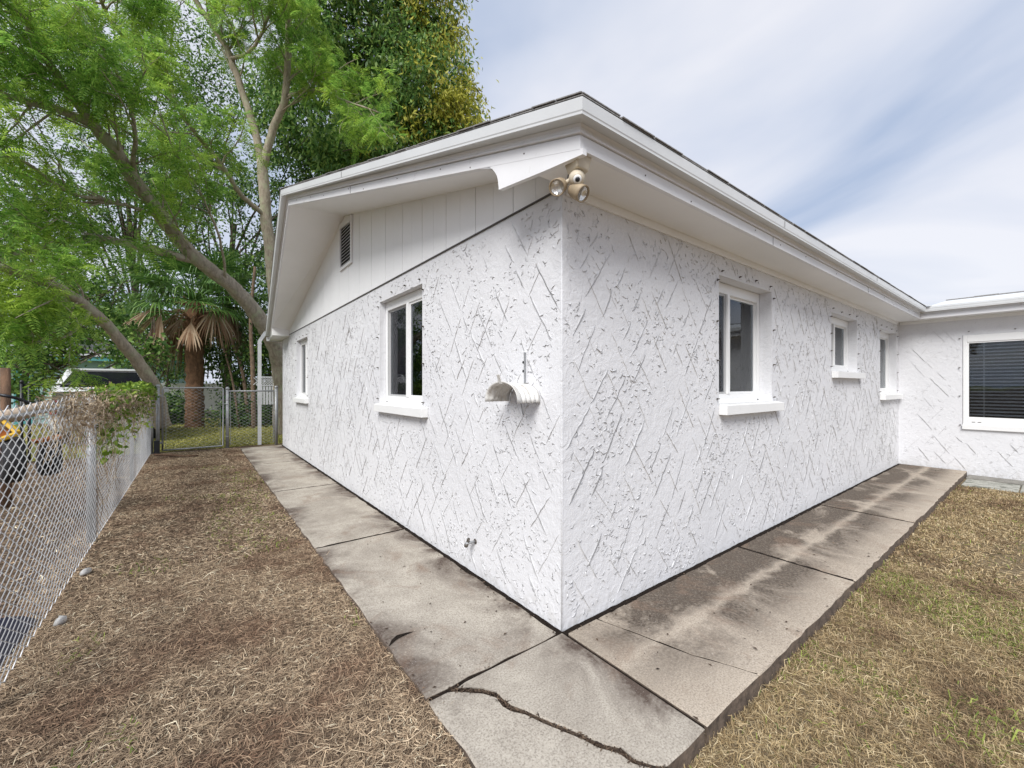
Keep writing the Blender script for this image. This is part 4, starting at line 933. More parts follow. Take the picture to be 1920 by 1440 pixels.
def frond_spots(branches, per, r, t0=.25, jit=.10):
    B = []; D = []
    for q, _ in branches:
        for k in range(per):
            t = r.uniform(t0, 1); x = t*(len(q)-1); i = min(int(x), len(q)-2); p = q[i]+(q[i+1]-q[i])*(x-i); d = unit(q[i+1]-q[i])
            side = unit(np.cross(d, r.normal(0, 1, 3))); v = unit(d*r.uniform(.1, .9)+side*.9+np.array([0, 0, r.uniform(-.35, .25)]))
            B.append(p+r.normal(0, jit, 3)*.3); D.append(v)
    return np.array(B), np.array(D)
M['bark_grey'] = m_bark('grey_bark', (0.42, 0.365, 0.28), (0.22, 0.18, 0.135), (0.34, 0.37, 0.23))
M['bark_brown'] = m_bark('brown_bark', (0.27, 0.19, 0.13), (0.12, 0.085, 0.06)); M['bark_dark'] = m_bark('dark_bark', (0.13, 0.10, 0.075), (0.06, 0.048, 0.038))
M['feather'] = m_leaf('feathery_leaf', [(0.0, (0.097, 0.220, 0.034)), (0.5, (0.214, 0.420, 0.067)), (1.0, (0.400, 0.615, 0.121))], 0.6, 0.5, ([(0.0, (0.193, 0.338, 0.036)), (1.0, (0.552, 0.728, 0.121))], 0.8, 0.46, 0.60))
M['dark_leaf'] = m_leaf('glossy_dark_leaf', [(0.0, (0.027, 0.078, 0.020)), (0.55, (0.086, 0.180, 0.041)), (1.0, (0.263, 0.396, 0.099))], 0.4, 0.4)
M['mango_leaf'] = m_leaf('drooping_leaf', [(0.0, (0.057, 0.144, 0.035)), (0.6, (0.161, 0.295, 0.070)), (1.0, (0.406, 0.546, 0.144))], 0.45, 0.4)
M['gold_leaf'] = m_leaf('new_yellow_leaf', [(0.0, (0.220, 0.253, 0.033)), (0.5, (0.462, 0.460, 0.066)), (1.0, (0.682, 0.644, 0.143))], 0.45, 0.45)
M['shrub_leaf'] = m_leaf('shrub_leaf', [(0.0, (0.036, 0.090, 0.019)), (0.6, (0.108, 0.216, 0.042)), (1.0, (0.30, 0.44, 0.10))], 0.42, 0.5)
M['vine_leaf'] = m_leaf('vine_leaf', [(0.0, (0.06, 0.13, 0.015)), (0.6, (0.17, 0.28, 0.03)), (1.0, (0.33, 0.43, 0.07))], 0.35, 0.5)

# --- the leaning feathery tree
r1 = np.random.default_rng(21)
lt_root = root('leaning_feathery_tree', at(530, 815, 13.0), 'leaning feathery tree whose long trunk rises leftwards past the palm', 'tree')
mb = MB()
main, mR = limb(mb, [at(532, 815, 13.0), at(529, 705, 12.8), at(507, 632, 12.3), at(447, 548, 11.6), at(367, 483, 10.8), at(290, 390, 10.0), at(205, 270, 9.0), at(128, 170, 8.2), at(70, 80, 7.6), at(20, -30, 7.1)], .29, .07, 12, .012, r1)
mR[:] = np.interp(np.linspace(0, 1, len(mR)), [0, .15, .45, .75, .85, 1], [.27, .25, .185, .135, .08, .03])
mb = MB(); mb.tube(list(resample(main, 110)), list(np.interp(np.linspace(0, 1, 110), np.linspace(0, 1, len(mR)), mR)), 14); mb.v = [tuple(np.array(v)+r1.normal(0, .010, 3)) for v in mb.v]; mb.build('trunk', M['bark_grey'], lt_root, True)
mb = MB(); A1, AR = limb(mb, [at(170, 232, 8.7), at(120, 210, 8.3), at(60, 192, 7.8), at(0, 176, 7.4), at(-90, 140, 6.8)], .085, .035, 9, .01, r1); mb.build('limb', M['bark_grey'], lt_root, True)
mb = MB(); A2, A2R = limb(mb, [at(362, 487, 10.8), at(300, 472, 10.1), at(230, 455, 9.3), at(160, 448, 8.6), at(80, 465, 7.8), at(-10, 492, 7.2)], .10, .04, 9, .012, r1); mb.build('limb', M['bark_grey'], lt_root, True)
mb = MB(); A3, A3R = limb(mb, [at(425, 528, 11.3), at(412, 450, 10.6), at(380, 370, 10), at(330, 290, 9.4), at(300, 210, 9.0)], .035, .015, 6, .01, r1); mb.build('limb', M['bark_grey'], lt_root, True)
mb = MB(); A4, A4R = limb(mb, [at(250, 335, 9.6), at(255, 260, 9.0), at(240, 180, 8.4), at(200, 100, 7.8), at(170, 20, 7.2)], .05, .02, 7, .012, r1); mb.build('limb', M['bark_grey'], lt_root, True)
mb = MB(); A5, A5R = limb(mb, [at(300, 405, 10), at(220, 380, 9.2), at(130, 360, 8.4), at(40, 300, 7.6), at(-40, 290, 7.0)], .045, .02, 7, .012, r1); mb.build('limb', M['bark_grey'], lt_root, True)
tw = MB(); lv1 = []
for P, R, c in ((main[14:], mR[14:], 34), (A1, AR, 11), (A2, A2R, 13), (A3, A3R, 7), (A4, A4R, 12), (A5, A5R, 12)):
    lv1 += sprout(tw, P, R, c, .18, 1.7, .022, r1, np.array([-.08, -.26, .06]))
lv2 = []
for q, R in lv1: lv2 += sprout(tw, q, R, 3, .3, .8, .008, r1, sides=4, nseg=4)
tw.build('branches', M['bark_grey'], lt_root, True)['kind'] = 'stuff'
B, D = frond_spots(lv1+lv2, 10, r1); L = r1.uniform(.24, .46, len(B))
V, F = feather_fronds(B, D, L, r1, 9); mesh_np('crown', V, F, M['feather'], lt_root)

# --- second leaning trunk by the gate
r2 = np.random.default_rng(22)
t2 = root('slender_leaning_tree', at(303, 800, 9.75), 'slender grey trunk leaning left from beside the gate post', 'tree')
mb = MB(); P2, R2 = limb(mb, [at(306, 800, 9.75), at(290, 728, 9.6), at(262, 685, 9.3), at(215, 628, 8.8), at(160, 572, 8.2), at(105, 538, 7.6), at(40, 515, 7.0), at(-60, 480, 6.3)], .16, .045, 10, .008, r2); mb.build('trunk', M['bark_grey'], t2, True)
mb = MB(); P2b, R2b = limb(mb, [at(170, 582, 8.3), at(140, 620, 7.9), at(80, 640, 7.4), at(20, 640, 7.0)], .035, .015, 6, .01, r2); mb.build('limb', M['bark_grey'], t2, True)
tw = MB(); l1 = sprout(tw, P2[18:], R2[18:], 14, .1, 1.3, .02, r2, np.array([0, -.1, .05])) + sprout(tw, P2b, R2b, 6, .3, .8, .012, r2)
l2 = []
for q, R in l1: l2 += sprout(tw, q, R, 3, .3, .7, .007, r2, sides=4, nseg=4)
tw.build('branches', M['bark_grey'], t2, True)['kind'] = 'stuff'
B, D = frond_spots(l1+l2, 8, r2); L = r2.uniform(.22, .42, len(B)); V, F = feather_fronds(B, D, L, r2, 9); mesh_np('crown', V, F, M['feather'], t2)

# --- tall forked tree behind the roof's left edge
r3 = np.random.default_rng(23)
t3 = root('forked_tree', at(520, 800, 15.5), 'tall tree forking in two above the roof edge of the gable', 'tree')
mb = MB(); T, TR = limb(mb, [at(524, 800, 15.5), at(520, 640, 15.4), at(510, 500, 15.2), at(498, 400, 15.0), at(492, 300, 14.8)], .24, .17, 12, .012, r3); mb.build('trunk', M['bark_grey'], t3, True)
forks = []
for pts, a, b in (([at(492, 312, 14.8), at(472, 225, 14.5), at(441, 135, 14.2), at(424, 88, 14.0), at(378, 20, 13.6), at(320, -70, 13)], .135, .07),
                  ([at(493, 312, 14.8), at(512, 240, 14.7), at(533, 190, 14.5), at(540, 100, 14.2), at(542, 0, 13.8), at(546, -100, 13.4)], .135, .075),
                  ([at(498, 405, 15), at(455, 368, 14.2), at(415, 310, 13.2), at(360, 240, 12), at(290, 140, 10.8), at(215, 50, 9.6), at(180, -20, 8.8)], .085, .03),
                  ([at(536, 182, 14.5), at(590, 168, 14.2), at(650, 190, 14), at(720, 215, 13.8)], .06, .02), ([at(432, 110, 14.1), at(470, 95, 13.6), at(505, 30, 13.2), at(520, -40, 12.8)], .06, .03)):
    mb = MB(); P, R = limb(mb, pts, a, b, 9, .012, r3); mb.build('limb', M['bark_grey'], t3, True); forks.append((P, R))
tw = MB(); l1 = []
for i, (P, R) in enumerate(forks): l1 += sprout(tw, P, R, (14, 16, 16, 8, 9)[i], .25, 2.2, .03, r3, np.array([-.1, -.5, 0.0]))
l2 = []
for q, R in l1: l2 += sprout(tw, q, R, 4, .3, 1.0, .01, r3, sides=4, nseg=4)
tw.build('branches', M['bark_grey'], t3, True)['kind'] = 'stuff'
B, D = frond_spots(l1+l2, 11, r3); L = r3.uniform(.30, .55, len(B)); V, F = feather_fronds(B, D, L, r3, 8); mesh_np('crown', V, F, M['feather'], t3)

# --- broad-leaved crowns: leaf sprays hung through a volume of uneven clumps
def leafy(ells, nclump, per, r, size, droop=.7, hollow=.55, cr=.45, face=None):
    """ells: (centre, (rx, ry, rz)); clumps thicken towards the outside of each lobe"""
    vol = np.array([e[1][0]*e[1][1]*e[1][2] for e in ells])**(2/3); pick = r.choice(len(ells), nclump, p=vol/vol.sum()); C = np.zeros((nclump, 3))
    for i, k in enumerate(pick):
        u = unit(r.normal(0, 1, 3)); 
        if face is not None and (u @ face) < -0.25: u = -u
        C[i] = ells[k][0] + u*np.array(ells[k][1])*(hollow+(1-hollow)*r.random()**.6)*r.uniform(.85, 1.12)
    n = nclump*per; cc = np.repeat(C, per, 0); o = r.normal(0, 1, (n, 3))*np.array([1, 1, .75])*np.repeat(cr*r.uniform(.6, 1.3, nclump), per)[:, None]*.5
    D = unit(r.normal(0, .8, (n, 3)) + np.array([0, 0, -droop]) + o*.8); N = unit(np.cross(D, r.normal(0, 1, (n, 3)))); L = size*r.uniform(.6, 1.25, n)
    return cc+o, D, N, L, C
def broad_tree(name, label, base, trunk_pts, rad, ells, nclump, per, mat, seed, size=.16, wd=.22, droop=.7, gold=None, group=None, bark='bark_dark', hollow=.55, cr=.45):
    r = np.random.default_rng(seed); t = root(name, base, label, 'tree', group); mb = MB(); P, R = limb(mb, trunk_pts, rad, rad*.5, 9, .02, r); mb.build('trunk', M[bark], t, True)
    face = unit(CAM-np.array(ells[0][0]))
    C, D, N, L, cl_ = leafy(ells, nclump, per, r, size, droop, hollow, cr, face); tw = MB()
    for e in ells:
        for _ in range(5):
            k = r.integers(0, len(P)//2)+len(P)//2-1; p = P[k]; q = e[0]+unit(r.normal(0, 1, 3))*np.array(e[1])*.8; m_ = (p+q)/2+r.normal(0, .4, 3); tw.tube(smoothline([p, m_, q], 4), list(np.linspace(rad*.3, .02, 9)), 5, False)
    for c in cl_[::3]:
        q = c+unit(r.normal(0, 1, 3))*.9; tw.tube([q, (c+q)/2+r.normal(0, .1, 3), c], [.018, .012, .006], 4, False)
    tw.build('branches', M[bark], t, True)['kind'] = 'stuff'
    if gold is not None:
        g_ = gold(C, r); V, F = kites(C[g_], D[g_], N[g_], L[g_], L[g_]*wd*.9); mesh_np('new_growth', V, F, M['gold_leaf'], t); C, D, N, L = C[~g_], D[~g_], N[~g_], L[~g_]
    V, F = kites(C, D, N, L, L*wd); mesh_np('crown', V, F, mat, t); return t
def E_(u, v, d, rpx, rvx, depth=None): return (at(u, v, d), (rpx*d/FPX, (depth or rpx*d/FPX*.8), rvx*d/FPX))
def gold_right(C, r):
    q = C-CAM; dd = q @ FWD; u = CX+FPX*(q @ RGT)/dd
    lump = np.sin(C[:, 0]*1.9+.6)*np.sin(C[:, 2]*2.3+.3)+np.sin(C[:, 1]*1.7+C[:, 2]*1.1)*.6
    return (lump + (u-800)/75 + r.normal(0, .6, len(C))) > 0.35
broad_tree('drooping_leaf_tree', 'tall drooping-leaved tree with yellow new growth behind the roof', at(700, 830, 21), [at(705, 830, 21), at(700, 500, 21), at(690, 200, 20.5), at(700, 0, 20)], .35,
           [E_(690, 40, 20, 168, 190), E_(785, -20, 19.6, 92, 130), E_(800, 180, 19.5, 108, 105), E_(620, 220, 20, 130, 110), E_(700, 290, 19, 110, 70), E_(850, 235, 19.6, 66, 66)], 1300, 56, M['mango_leaf'], 31, .27, .17, 1.1, gold_right, None, 'bark_dark', .5, .6)
gb = 'broad-leaved trees behind the left yard'
broad_tree('background_tree', 'dark glossy tree standing behind the palm crown', at(430, 800, 20), [at(430, 805, 20), at(425, 600, 20), at(440, 420, 20)], .2, [E_(420, 420, 20, 110, 130), E_(470, 560, 19, 80, 110), E_(560, 330, 20, 80, 70), E_(360, 330, 20.5, 100, 80)], 520, 44, M['dark_leaf'], 32, .17, .24, .5, None, gb)
broad_tree('background_tree', 'airy dark tree behind the upper left branches', at(250, 800, 22), [at(250, 800, 22), at(255, 600, 22), at(240, 380, 22)], .2, [E_(230, 160, 21, 190, 150), E_(380, 130, 21, 120, 130), E_(60, 100, 21, 130, 140), E_(280, 360, 21, 120, 90)], 560, 40, M['dark_leaf'], 33, .17, .26, .4, None, gb, hollow=.35, cr=.7)
broad_tree('background_tree', 'low dark tree at the far left above the wooden post', at(60, 790, 19), [at(60, 790, 19), at(65, 650, 19), at(60, 500, 19)], .18, [E_(50, 560, 19, 130, 70), E_(160, 580, 18.5, 100, 60), E_(40, 400, 20, 150, 90), E_(250, 560, 18.5, 80, 70)], 520, 44, M['shrub_leaf'], 34, .16, .28, .4, None, gb)
broad_tree('background_tree', 'leafy tree hanging low over the parked car', at(60, 780, 12.2), [at(40, 790, 12.2), at(45, 700, 12.2), at(70, 620, 12.0)], .1, [E_(60, 620, 11.5, 80, 70, .9), E_(150, 610, 11.6, 70, 45, .8), E_(30, 690, 10.5, 45, 60, .6), E_(250, 650, 12.0, 50, 30, .5)], 150, 40, M['shrub_leaf'], 35, .13, .30, .5, None, gb, cr=.36)

# --- understorey shrubs in the deep shade behind the gate
gs = 'dark shrubs behind the gate'
for i, (u, v, d, ru, rv, lb) in enumerate(((300, 640, 17.5, 75, 90, 'dark shrub left of the palm trunk behind the fence'), (440, 655, 17, 70, 90, 'dark shrub right of the palm trunk behind the gate'), (515, 650, 16.2, 55, 95, 'dark shrub beside the white lattice panel'), (312, 770, 16.4, 40, 34, 'low round dark bush at the left foot of the palm'), (470, 775, 16.0, 55, 28, 'low dark bush behind the short fence panel'), (400, 610, 20, 150, 100, 'broad dark hedge mass behind the palm trunk'), (200, 640, 23, 120, 60, 'leafy bush rising behind the turquoise house'), (590, 560, 17, 60, 120, 'dense dark bush rising behind the far end of the house'))):
    r = np.random.default_rng(50+i); t = root('shrub', at(u, v+rv, d), lb, 'shrub', gs); mb = MB()
    for _ in range(7): mb.tube(smoothline([at(u+r.uniform(-20, 20), v+rv, d), at(u+r.uniform(-30, 30), v, d), at(u+r.uniform(-50, 50), v-rv*.7, d)], 4), list(np.linspace(.03, .008, 9)), 5, False)
    mb.build('stems', M['bark_dark'], t, True)
    C, D, N, L, _c = leafy([E_(u, v, d, ru, rv)], 130, 34, r, .14, .4, .3, .5); V, F = kites(C, D, N, L, L*.27); mesh_np('foliage', V, F, M['dark_leaf'], t)
# thin bare stems leaning among them
gst = 'thin bare stems behind the short fence panel'
for i, (pts, ra, lb) in enumerate((([at(468, 810, 15.5), at(455, 700, 15.6), at(432, 630, 15.8), at(415, 585, 16)], .07, 'leaning bare stem just left of the downspout'), ([at(450, 808, 15.2), at(437, 720, 15.3), at(420, 655, 15.6), at(405, 610, 15.8)], .045, 'thinner leaning bare stem right of the palm trunk'), ([at(476, 812, 15), at(474, 700, 15), at(470, 600, 15), at(478, 500, 15)], .09, 'straight brown stem immediately behind the downspout'))):
    mb = MB(); mb.tube(smoothline(pts, 5), list(np.linspace(ra, ra*.5, 16)), 7); o = mb.build('bare_stem', M['bark_brown'], None, True); tag(o, lb, 'tree stem', gst)

# --- fan palm with a skirt of dead fronds
rp_ = np.random.default_rng(61)
pb = at(365, 803, 15.3); pb[2] = -0.03
palm = root('fan_palm', pb, 'fan palm with thick brown trunk and skirt of dead fronds', 'palm')
M['palm_trunk'] = m_bark('palm_trunk_fibre', (0.30, 0.17, 0.095), (0.11, 0.065, 0.04)); M['palm_green'] = m_leaf('fan_leaf', [(0., (0.036, 0.098, 0.018)), (.6, (0.091, 0.195, 0.039)), (1., (0.195, 0.312, 0.078))], .3, .45); M['palm_dead'] = m_leaf('dead_fan_leaf', [(0., (0.184, 0.098, 0.052)), (.5, (0.345, 0.230, 0.138)), (1., (0.529, 0.425, 0.299))], .2, .8); M['boot'] = m_bark('leaf_stub', (.34, .20, .12), (.16, .09, .06))
mb = MB(); V = []; nz, ns = 46, 18
for i in range(nz):
    z = pb[2]+4.6*i/(nz-1); rad = .30-.03*math.sin(i/nz*3)+.018*math.sin(i*1.9)
    for k in range(ns):
        a = 2*math.pi*k/ns; rr = rad+rp_.normal(0, .012); V.append((pb[0]+rr*math.cos(a), pb[1]+rr*math.sin(a), z))
F = [(i*ns+k, i*ns+(k+1) % ns, (i+1)*ns+(k+1) % ns, (i+1)*ns+k) for i in range(nz-1) for k in range(ns)]
mesh_np('trunk', np.array(V), np.array(F), M['palm_trunk'], palm)
pc = np.array([pb[0], pb[1], 4.65])
for i in range(60):
    a = rp_.uniform(0, 6.28); z = 3.55+rp_.random()*1.0; d = np.array([math.cos(a), math.sin(a), rp_.uniform(-.2, .9)]); p = np.array([pb[0]+.27*math.cos(a), pb[1]+.27*math.sin(a), z]); d = unit(d); s_ = np.array([-math.sin(a), math.cos(a), 0])*.055
    q = p+d*rp_.uniform(.22, .42); n_ = np.cross(d, unit(s_))*.02; MB().hexa([p-s_-n_, p+s_-n_, p+s_+n_, p-s_+n_, q-s_*.5-n_*.5, q+s_*.5-n_*.5, q+s_*.5+n_*.5, q-s_*.5+n_*.5]).build('leaf_stub', M['boot'], palm)
def fan(az, el, plen, flen, mat, nm, nseg=24, spread=2.5, droop=.3, org=pc, fel=None):
    d = np.array([math.cos(az)*math.cos(el), math.sin(az)*math.cos(el), math.sin(el)]); s_ = np.array([-math.sin(az), math.cos(az), 0]); up_ = np.cross(s_, d)*-1
    p0 = org+d*.1; hub = org+d*plen+np.array([0, 0, -.12*plen]); mb = MB(); mb.tube([p0, (p0+hub)/2+np.array([0, 0, .04]), hub], [.022, .016, .012], 5, False)
    if fel is not None: d = np.array([math.cos(az)*math.cos(fel), math.sin(az)*math.cos(fel), math.sin(fel)]); up_ = np.cross(s_, d)*-1
    for k in range(nseg):
        a = -spread/2+spread*k/(nseg-1)+rp_.normal(0, .03); dv = unit(d*math.cos(a)+s_*math.sin(a)); L = flen*(.75+.25*math.cos(a*.8))*rp_.uniform(.85, 1.1); w = unit(np.cross(dv, up_))*.024
        q = [hub, hub+dv*L*.5+np.array([0, 0, -droop*L*.12]), hub+dv*L*.85+np.array([0, 0, -droop*L*.5]), hub+dv*L*1.0+np.array([0, 0, -droop*L*1.0])]; b = len(mb.v); ws = (.25, 1., .6, .08)
        for p, ww_ in zip(q, ws): mb.v += [tuple(p-w*ww_), tuple(p+w*ww_)]
        mb.f += [(b, b+1, b+3, b+2), (b+2, b+3, b+5, b+4), (b+4, b+5, b+7, b+6)]
    o = mb.build(nm, mat, palm); return o
for i in range(54): fan(i*2.399+.3, rp_.uniform(-.2, 1.25), rp_.uniform(1.0, 1.8), rp_.uniform(.95, 1.35), M['palm_green'], 'frond', 24, 2.6, rp_.uniform(.25, .7))
for i in range(24): fan(i*2.399+1.0+rp_.normal(0, .3), rp_.uniform(-.5, .3), rp_.uniform(.5, 1.7), rp_.uniform(.8, 1.35), M['palm_dead'], 'dead_frond', int(rp_.integers(14, 24)), rp_.uniform(.7, 1.8), rp_.uniform(.2, .9), pc+np.array([0, 0, -.55+rp_.normal(0, .22)]), rp_.uniform(-1.5, -.6))

# --- vines on the left fence
rv_ = np.random.default_rng(71)
gvine = root('green_vine', (FX, 8.3, 0), 'bright green vine heaped over the far end of the left fence', 'vine')
n = 6500; yv = 3.9+6.45*rv_.random(n)**1.35; env = np.interp(yv, [3.9, 4.8, 8.0, 10.0, 10.4], [.04, .10, .17, .19, .12])
a = rv_.uniform(0, 6.28, n); rr = np.sqrt(rv_.random(n))*env; C = np.stack([FX-.06+np.cos(a)*rr*.9, yv, np.interp(yv, [3.9, 5.0, 9, 10.4], [1.40, 1.41, 1.42, 1.42])+np.sin(a)*rr*.95-.03], 1)
hang = rv_.random(n) < .22; C[hang, 2] -= rv_.random(hang.sum())**2*.6; C[hang, 0] = FX+rv_.normal(0, .05, hang.sum())
D = unit(rv_.normal(0, 1, (n, 3))+np.array([.3, 0, -.2])); N = unit(np.cross(D, rv_.normal(0, 1, (n, 3)))); L = rv_.uniform(.035, .085, n); V, F = kites(C, D, N, L, L*.38); mesh_np('foliage', V, F, M['vine_leaf'], gvine)
def strands(parent, nm, mat, n, y0, y1, zf, spread, ln, rad, r, down=0.0):
    mb = MB()
    for _ in range(n):
        y = r.uniform(y0, y1); p = np.array([FX+r.normal(.0, spread*.6), y, zf(y)+r.normal(0, spread)]); v = unit(np.array([r.normal(0, .5), r.normal(0, 1), r.normal(0, .6)-down])); pts = [p]
        for k in range(6):
            v = unit(v+r.normal(0, .55, 3)*np.array([.6, 1, 1])+np.array([0, 0, -.12-down*.3])); q = pts[-1]+v*ln/6; q[0] = FX+(q[0]-FX)*.8; q[2] = min(q[2], 1.43+.02*math.sin(q[1]*9)); pts.append(q)
        mb.tube(pts, rad*r.uniform(.6, 1.3), 3, False)
    return mb.build(nm, mat, parent)
M['dry_vine'] = m_leaf('dry_vine', [(0., (0.156, 0.108, 0.066)), (.5, (0.360, 0.276, 0.180)), (1., (0.576, 0.480, 0.348))], .1, .9)
strands(gvine, 'stems', M['dry_vine'], 220, 5.6, 10.2, lambda y: 1.24, .10, .6, .0028, rv_, .3)
dv = root('dry_vine', (FX, 4.0, 0), 'tangle of dry tan vine along the nearer top of the left fence', 'vine')
strands(dv, 'stems', M['dry_vine'], 620, 2.4, 6.4, lambda y: 1.28+.03*(y>5), .05, .42, .0021, rv_)
strands(dv, 'hanging_stems', M['dry_vine'], 36, 3.8, 4.25, lambda y: 1.05, .16, .7, .0022, rv_, 1.2)
n = 1500; y = rv_.uniform(2.6, 7.2, n); C = np.stack([FX+rv_.normal(0, .07, n), y, 1.29+rv_.normal(0, .07, n)], 1); D = unit(rv_.normal(0, 1, (n, 3))); N = unit(np.cross(D, rv_.normal(0, 1, (n, 3)))); L = rv_.uniform(.02, .05, n); V, F = kites(C, D, N, L, L*.3); mesh_np('withered_leaves', V, F, M['dry_vine'], dv)

# ================================================================== grass and litter
def blades(n_xy, r, ln, wd, lay, curl=.4, zoff=0.0):
    """lay 0 = upright, 1 = lying; three-point bent strips"""
    n = len(n_xy); a = r.uniform(0, 6.283, n); e = np.where(r.random(n) < lay, r.uniform(-.05, .35, n), r.uniform(.4, 1.4, n)); L = ln*r.uniform(.5, 1.4, n)
    d = np.stack([np.cos(a)*np.cos(e), np.sin(a)*np.cos(e), np.sin(e)], 1); s_ = np.stack([-np.sin(a), np.cos(a), np.zeros(n)], 1); w = (wd*r.uniform(.6, 1.4, n))[:, None]
    p0 = np.stack([n_xy[:, 0], n_xy[:, 1], ground_z(n_xy[:, 0], n_xy[:, 1])+zoff+r.uniform(0, .006, n)], 1); side = s_*(L*r.normal(0, curl, n))[:, None]*.5
    p1 = p0+d*(L*.55)[:, None]; p2 = p0+d*L[:, None]*np.array([1, 1, .75])+side; p2[:, 2] = np.maximum(p2[:, 2]-.2*L*(e > .4), p0[:, 2]+.001)
    up_ = np.array([0, 0, 1.0])*(w*r.uniform(-.5, .5, n)[:, None])
    V = np.stack([p0-s_*w*.5, p0+s_*w*.5, p1+s_*w*.5+up_, p1-s_*w*.5-up_, p2+s_*w*.15, p2-s_*w*.15], 1).reshape(-1, 3); b = np.arange(n)[:, None]*6
    return V, np.concatenate([b+np.array([[0, 1, 2, 3]]), b+np.array([[3, 2, 4, 5]])], 0)
def scatter(x0, x1, y0, y1, dens, r, keep=None):
    n = int((x1-x0)*(y1-y0)*dens); P = np.stack([r.uniform(x0, x1, n), r.uniform(y0, y1, n)], 1)
    ok = ~((P[:, 0] > -.905+.05*rg.random(n)**3) & (P[:, 1] > -.905+.035*rg.random(n)**3) & (P[:, 1] < 10.15))
    if keep is not None: ok &= keep(P)
    return P[ok]
def lump(P, s, ph=0.0): return np.sin(P[:, 0]*s+ph+1.3*np.sin(P[:, 1]*s*.7+ph))*np.cos(P[:, 1]*s*.83+1.1*np.sin(P[:, 0]*s*.6+2*ph))
rg = np.random.default_rng(81)
M['litter'] = m_leaf('dry_litter', [(0., (0.143, 0.098, 0.064)), (.35, (0.286, 0.205, 0.133)), (.7, (0.466, 0.347, 0.226)), (.95, (0.662, 0.520, 0.355)), (1., (0.825, 0.756, 0.557))], 0, .9, ([(0., (0.090, 0.057, 0.037)), (.6, (0.256, 0.158, 0.100)), (1., (0.481, 0.347, 0.226))], 1.4, .48, .62))
M['drygrass'] = m_leaf('dry_grass', [(0., (.16, .105, .052)), (.3, (.34, .245, .125)), (.7, (.52, .40, .22)), (1., (.70, .58, .37))], .15, .9, ([(0., (.10, .062, .034)), (.6, (.27, .18, .10)), (1., (.46, .34, .20))], 1.6, .50, .62))
M['greengrass'] = m_leaf('green_grass', [(0., (0.083, 0.117, 0.022)), (.5, (0.193, 0.248, 0.044)), (1., (0.385, 0.440, 0.100))], .25, .7)
M['yellowgrass'] = m_leaf('sunlit_grass', [(0., (0.189, 0.203, 0.041)), (.5, (0.405, 0.392, 0.095)), (1., (0.702, 0.634, 0.230))], .25, .7)
parts = [blades(scatter(-2.75, -.86, -1.4, 2.6, 11500, rg), rg, .050, .0023, .94, .8), blades(scatter(-2.75, -.87, 2.6, 10.4, 4600, rg), rg, .05, .0038, .94, .7), blades(scatter(-.9, -.2, -2.6, -.9, 2500, rg), rg, .04, .003, .9, .6), blades(scatter(-2.75, -.88, -1.4, 6, 350, rg), rg, .035, .006, .97, .4),
         blades(scatter(-2.75, -.84, -1.4, 3.5, 330, rg), rg, .12, .0026, .95, .9)]
V, F = merge(parts); o = mesh_np('leaf_litter', V, F, M['litter'], None); tag(o, 'brown dry leaf litter covering the strip between fence and walkway', 'litter', None, 'stuff')
kg = lambda P: rg.random(len(P)) < np.clip((lump(P, 2.1, .4)+.5*lump(P, 5.3, 1.1)-.25)*.7, 0.03, .55)
kl = lambda P: ((np.abs(P[:, 0]+1.25-.18*np.sin(P[:, 1]*1.3)) < .28) & (P[:, 1] > 2.5) & (P[:, 1] < 7) & (rg.random(len(P)) < .5)) | ((lump(P, 3.1, 1.) > .72) & (rg.random(len(P)) < .5))
V, F = blades(scatter(-2.4, -.92, -.5, 8, 900, rg, kl), rg, .055, .0045, .5, .5); o = mesh_np('sparse_grass', V, F, M['greengrass'], None); tag(o, 'sparse green grass showing through the brown litter', 'grass', None, 'stuff')
bare = lambda P: rg.random(len(P)) < np.clip(((P[:, 0]-4.2)**2/.9+(P[:, 1]+1.8)**2/.14)*.75+.25*lump(P, 7.1, .3), .22, 1)
parts = [blades(scatter(-.9, 3.2, -2.9, -.89, 11500, rg, bare), rg, .050, .0023, .66, .8), blades(scatter(3.2, 7.9, -2.9, -.89, 4800, rg, bare), rg, .048, .0046, .62, .6), blades(scatter(-.9, 3.0, -2.9, -.87, 420, rg), rg, .13, .0026, .8, .9)]
V, F = merge(parts); o = mesh_np('dry_grass', V, F, M['drygrass'], None); tag(o, 'parched tan lawn right of the walkway', 'grass', None, 'stuff')
V, F = merge([blades(scatter(-.9, 3.2, -2.9, -.90, 7500, rg, kg), rg, .05, .0032, .4, .6), blades(scatter(3.2, 7.9, -2.9, -.90, 3600, rg, kg), rg, .05, .0046, .4, .6), blades(scatter(.85, 1.35, -1.8, -1.5, 800, rg), rg, .09, .004, .3, .6)])
o = mesh_np('green_grass', V, F, M['greengrass'], None); tag(o, 'green tufts growing in the parched lawn', 'grass', None, 'stuff')
parts = [blades(scatter(-4.5, 1.2, 10.65, 15.5, 900, rg), rg, .08, .012, .45, .5), blades(scatter(-7, 3, 15.5, 22, 200, rg), rg, .1, .02, .4, .5)]
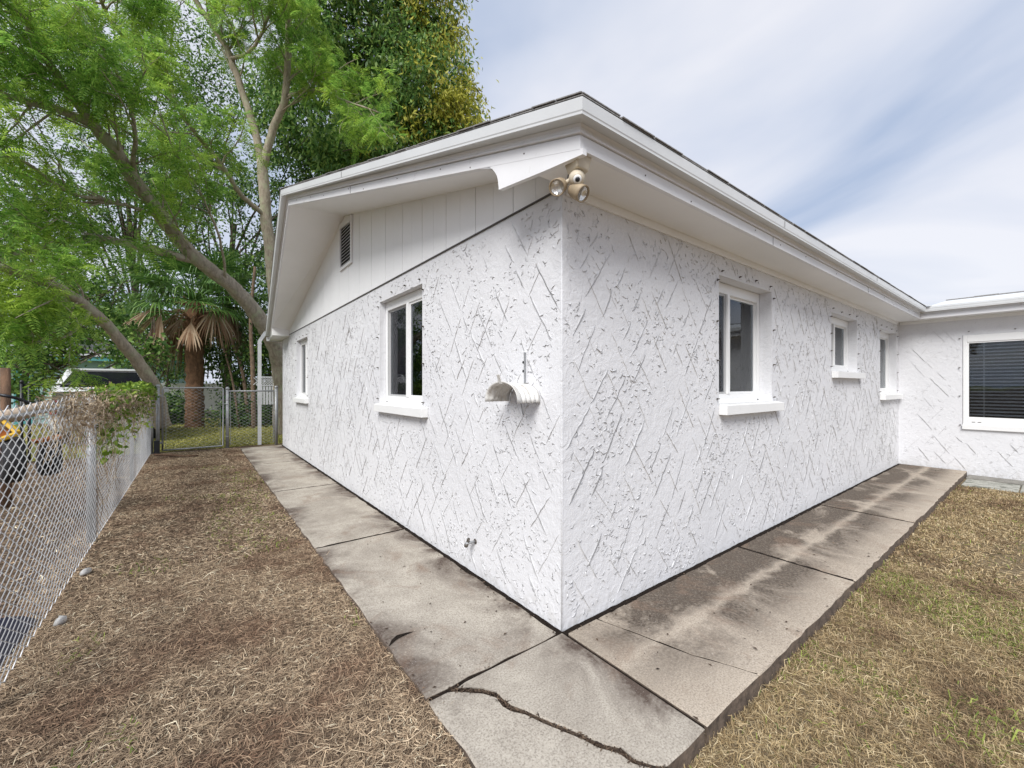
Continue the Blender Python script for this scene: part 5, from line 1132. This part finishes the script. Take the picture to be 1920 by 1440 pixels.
V, F = merge(parts); o = mesh_np('back_lawn', V, F, M['yellowgrass'], None); tag(o, 'yellow-green lawn beyond the gate', 'grass', None, 'stuff')
V, F = blades(scatter(-5.5, -2.62, .5, 10.4, 500, rg), rg, .07, .006, .8, .6); o = mesh_np('neighbour_litter', V, F, M['litter'], None); tag(o, 'brown litter on the ground behind the left fence', 'litter', None, 'stuff')
M['crumb'] = m_leaf('dark_crumbs', [(0., (.025, .016, .012)), (.7, (.09, .06, .04)), (1., (.22, .16, .11))], 0, .9)
# crumbs and fallen leaves on the concrete
n = 420; which = rg.random(n) < .55
x = np.where(which, -W*rg.random(n), 9*rg.random(n)**1.4); y = np.where(which, 10*rg.random(n)**1.2, -W*rg.random(n)); edge = rg.random(n) < .35
x = np.where(which & edge, -.03-.05*rg.random(n), x); y = np.where(~which & edge, -.03-.05*rg.random(n), y)
C = np.stack([x, y, np.full(n, .003)], 1); a = rg.uniform(0, 6.28, n); D = np.stack([np.cos(a), np.sin(a), rg.uniform(0, .3, n)], 1); N = np.tile([0, 0, 1.], (n, 1))+rg.normal(0, .2, (n, 3)); L = rg.uniform(.008, .030, n)
V, F = kites(C, unit(D), unit(N), L, L*.25); o = mesh_np('leaf_crumbs', V, F, M['crumb'], None); tag(o, 'small dry leaf crumbs scattered on the concrete walkway', 'litter', None, 'stuff')
# dry roots and crumbs lying in the big crack
parts = []; pk = np.array(ck); n = 900; k = rg.integers(0, len(pk)-1, n); t = rg.random(n)[:, None]; C = np.concatenate([pk[k]*(1-t)+pk[k+1]*t+rg.normal(0, .006, (n, 2)), np.full((n, 1), -.006)+rg.uniform(-.014, .003, (n, 1))], 1)
a = rg.uniform(0, 6.28, n); D = unit(np.stack([np.cos(a), np.sin(a), rg.uniform(-.1, .3, n)], 1)); N = unit(np.tile([0, 0, 1.], (n, 1))+rg.normal(0, .4, (n, 3))); L = rg.uniform(.01, .035, n); V, F = kites(C, D, N, L, L*.12); o = mesh_np('crack_debris', V, F, M['crumb'], walk); o['kind'] = 'stuff'
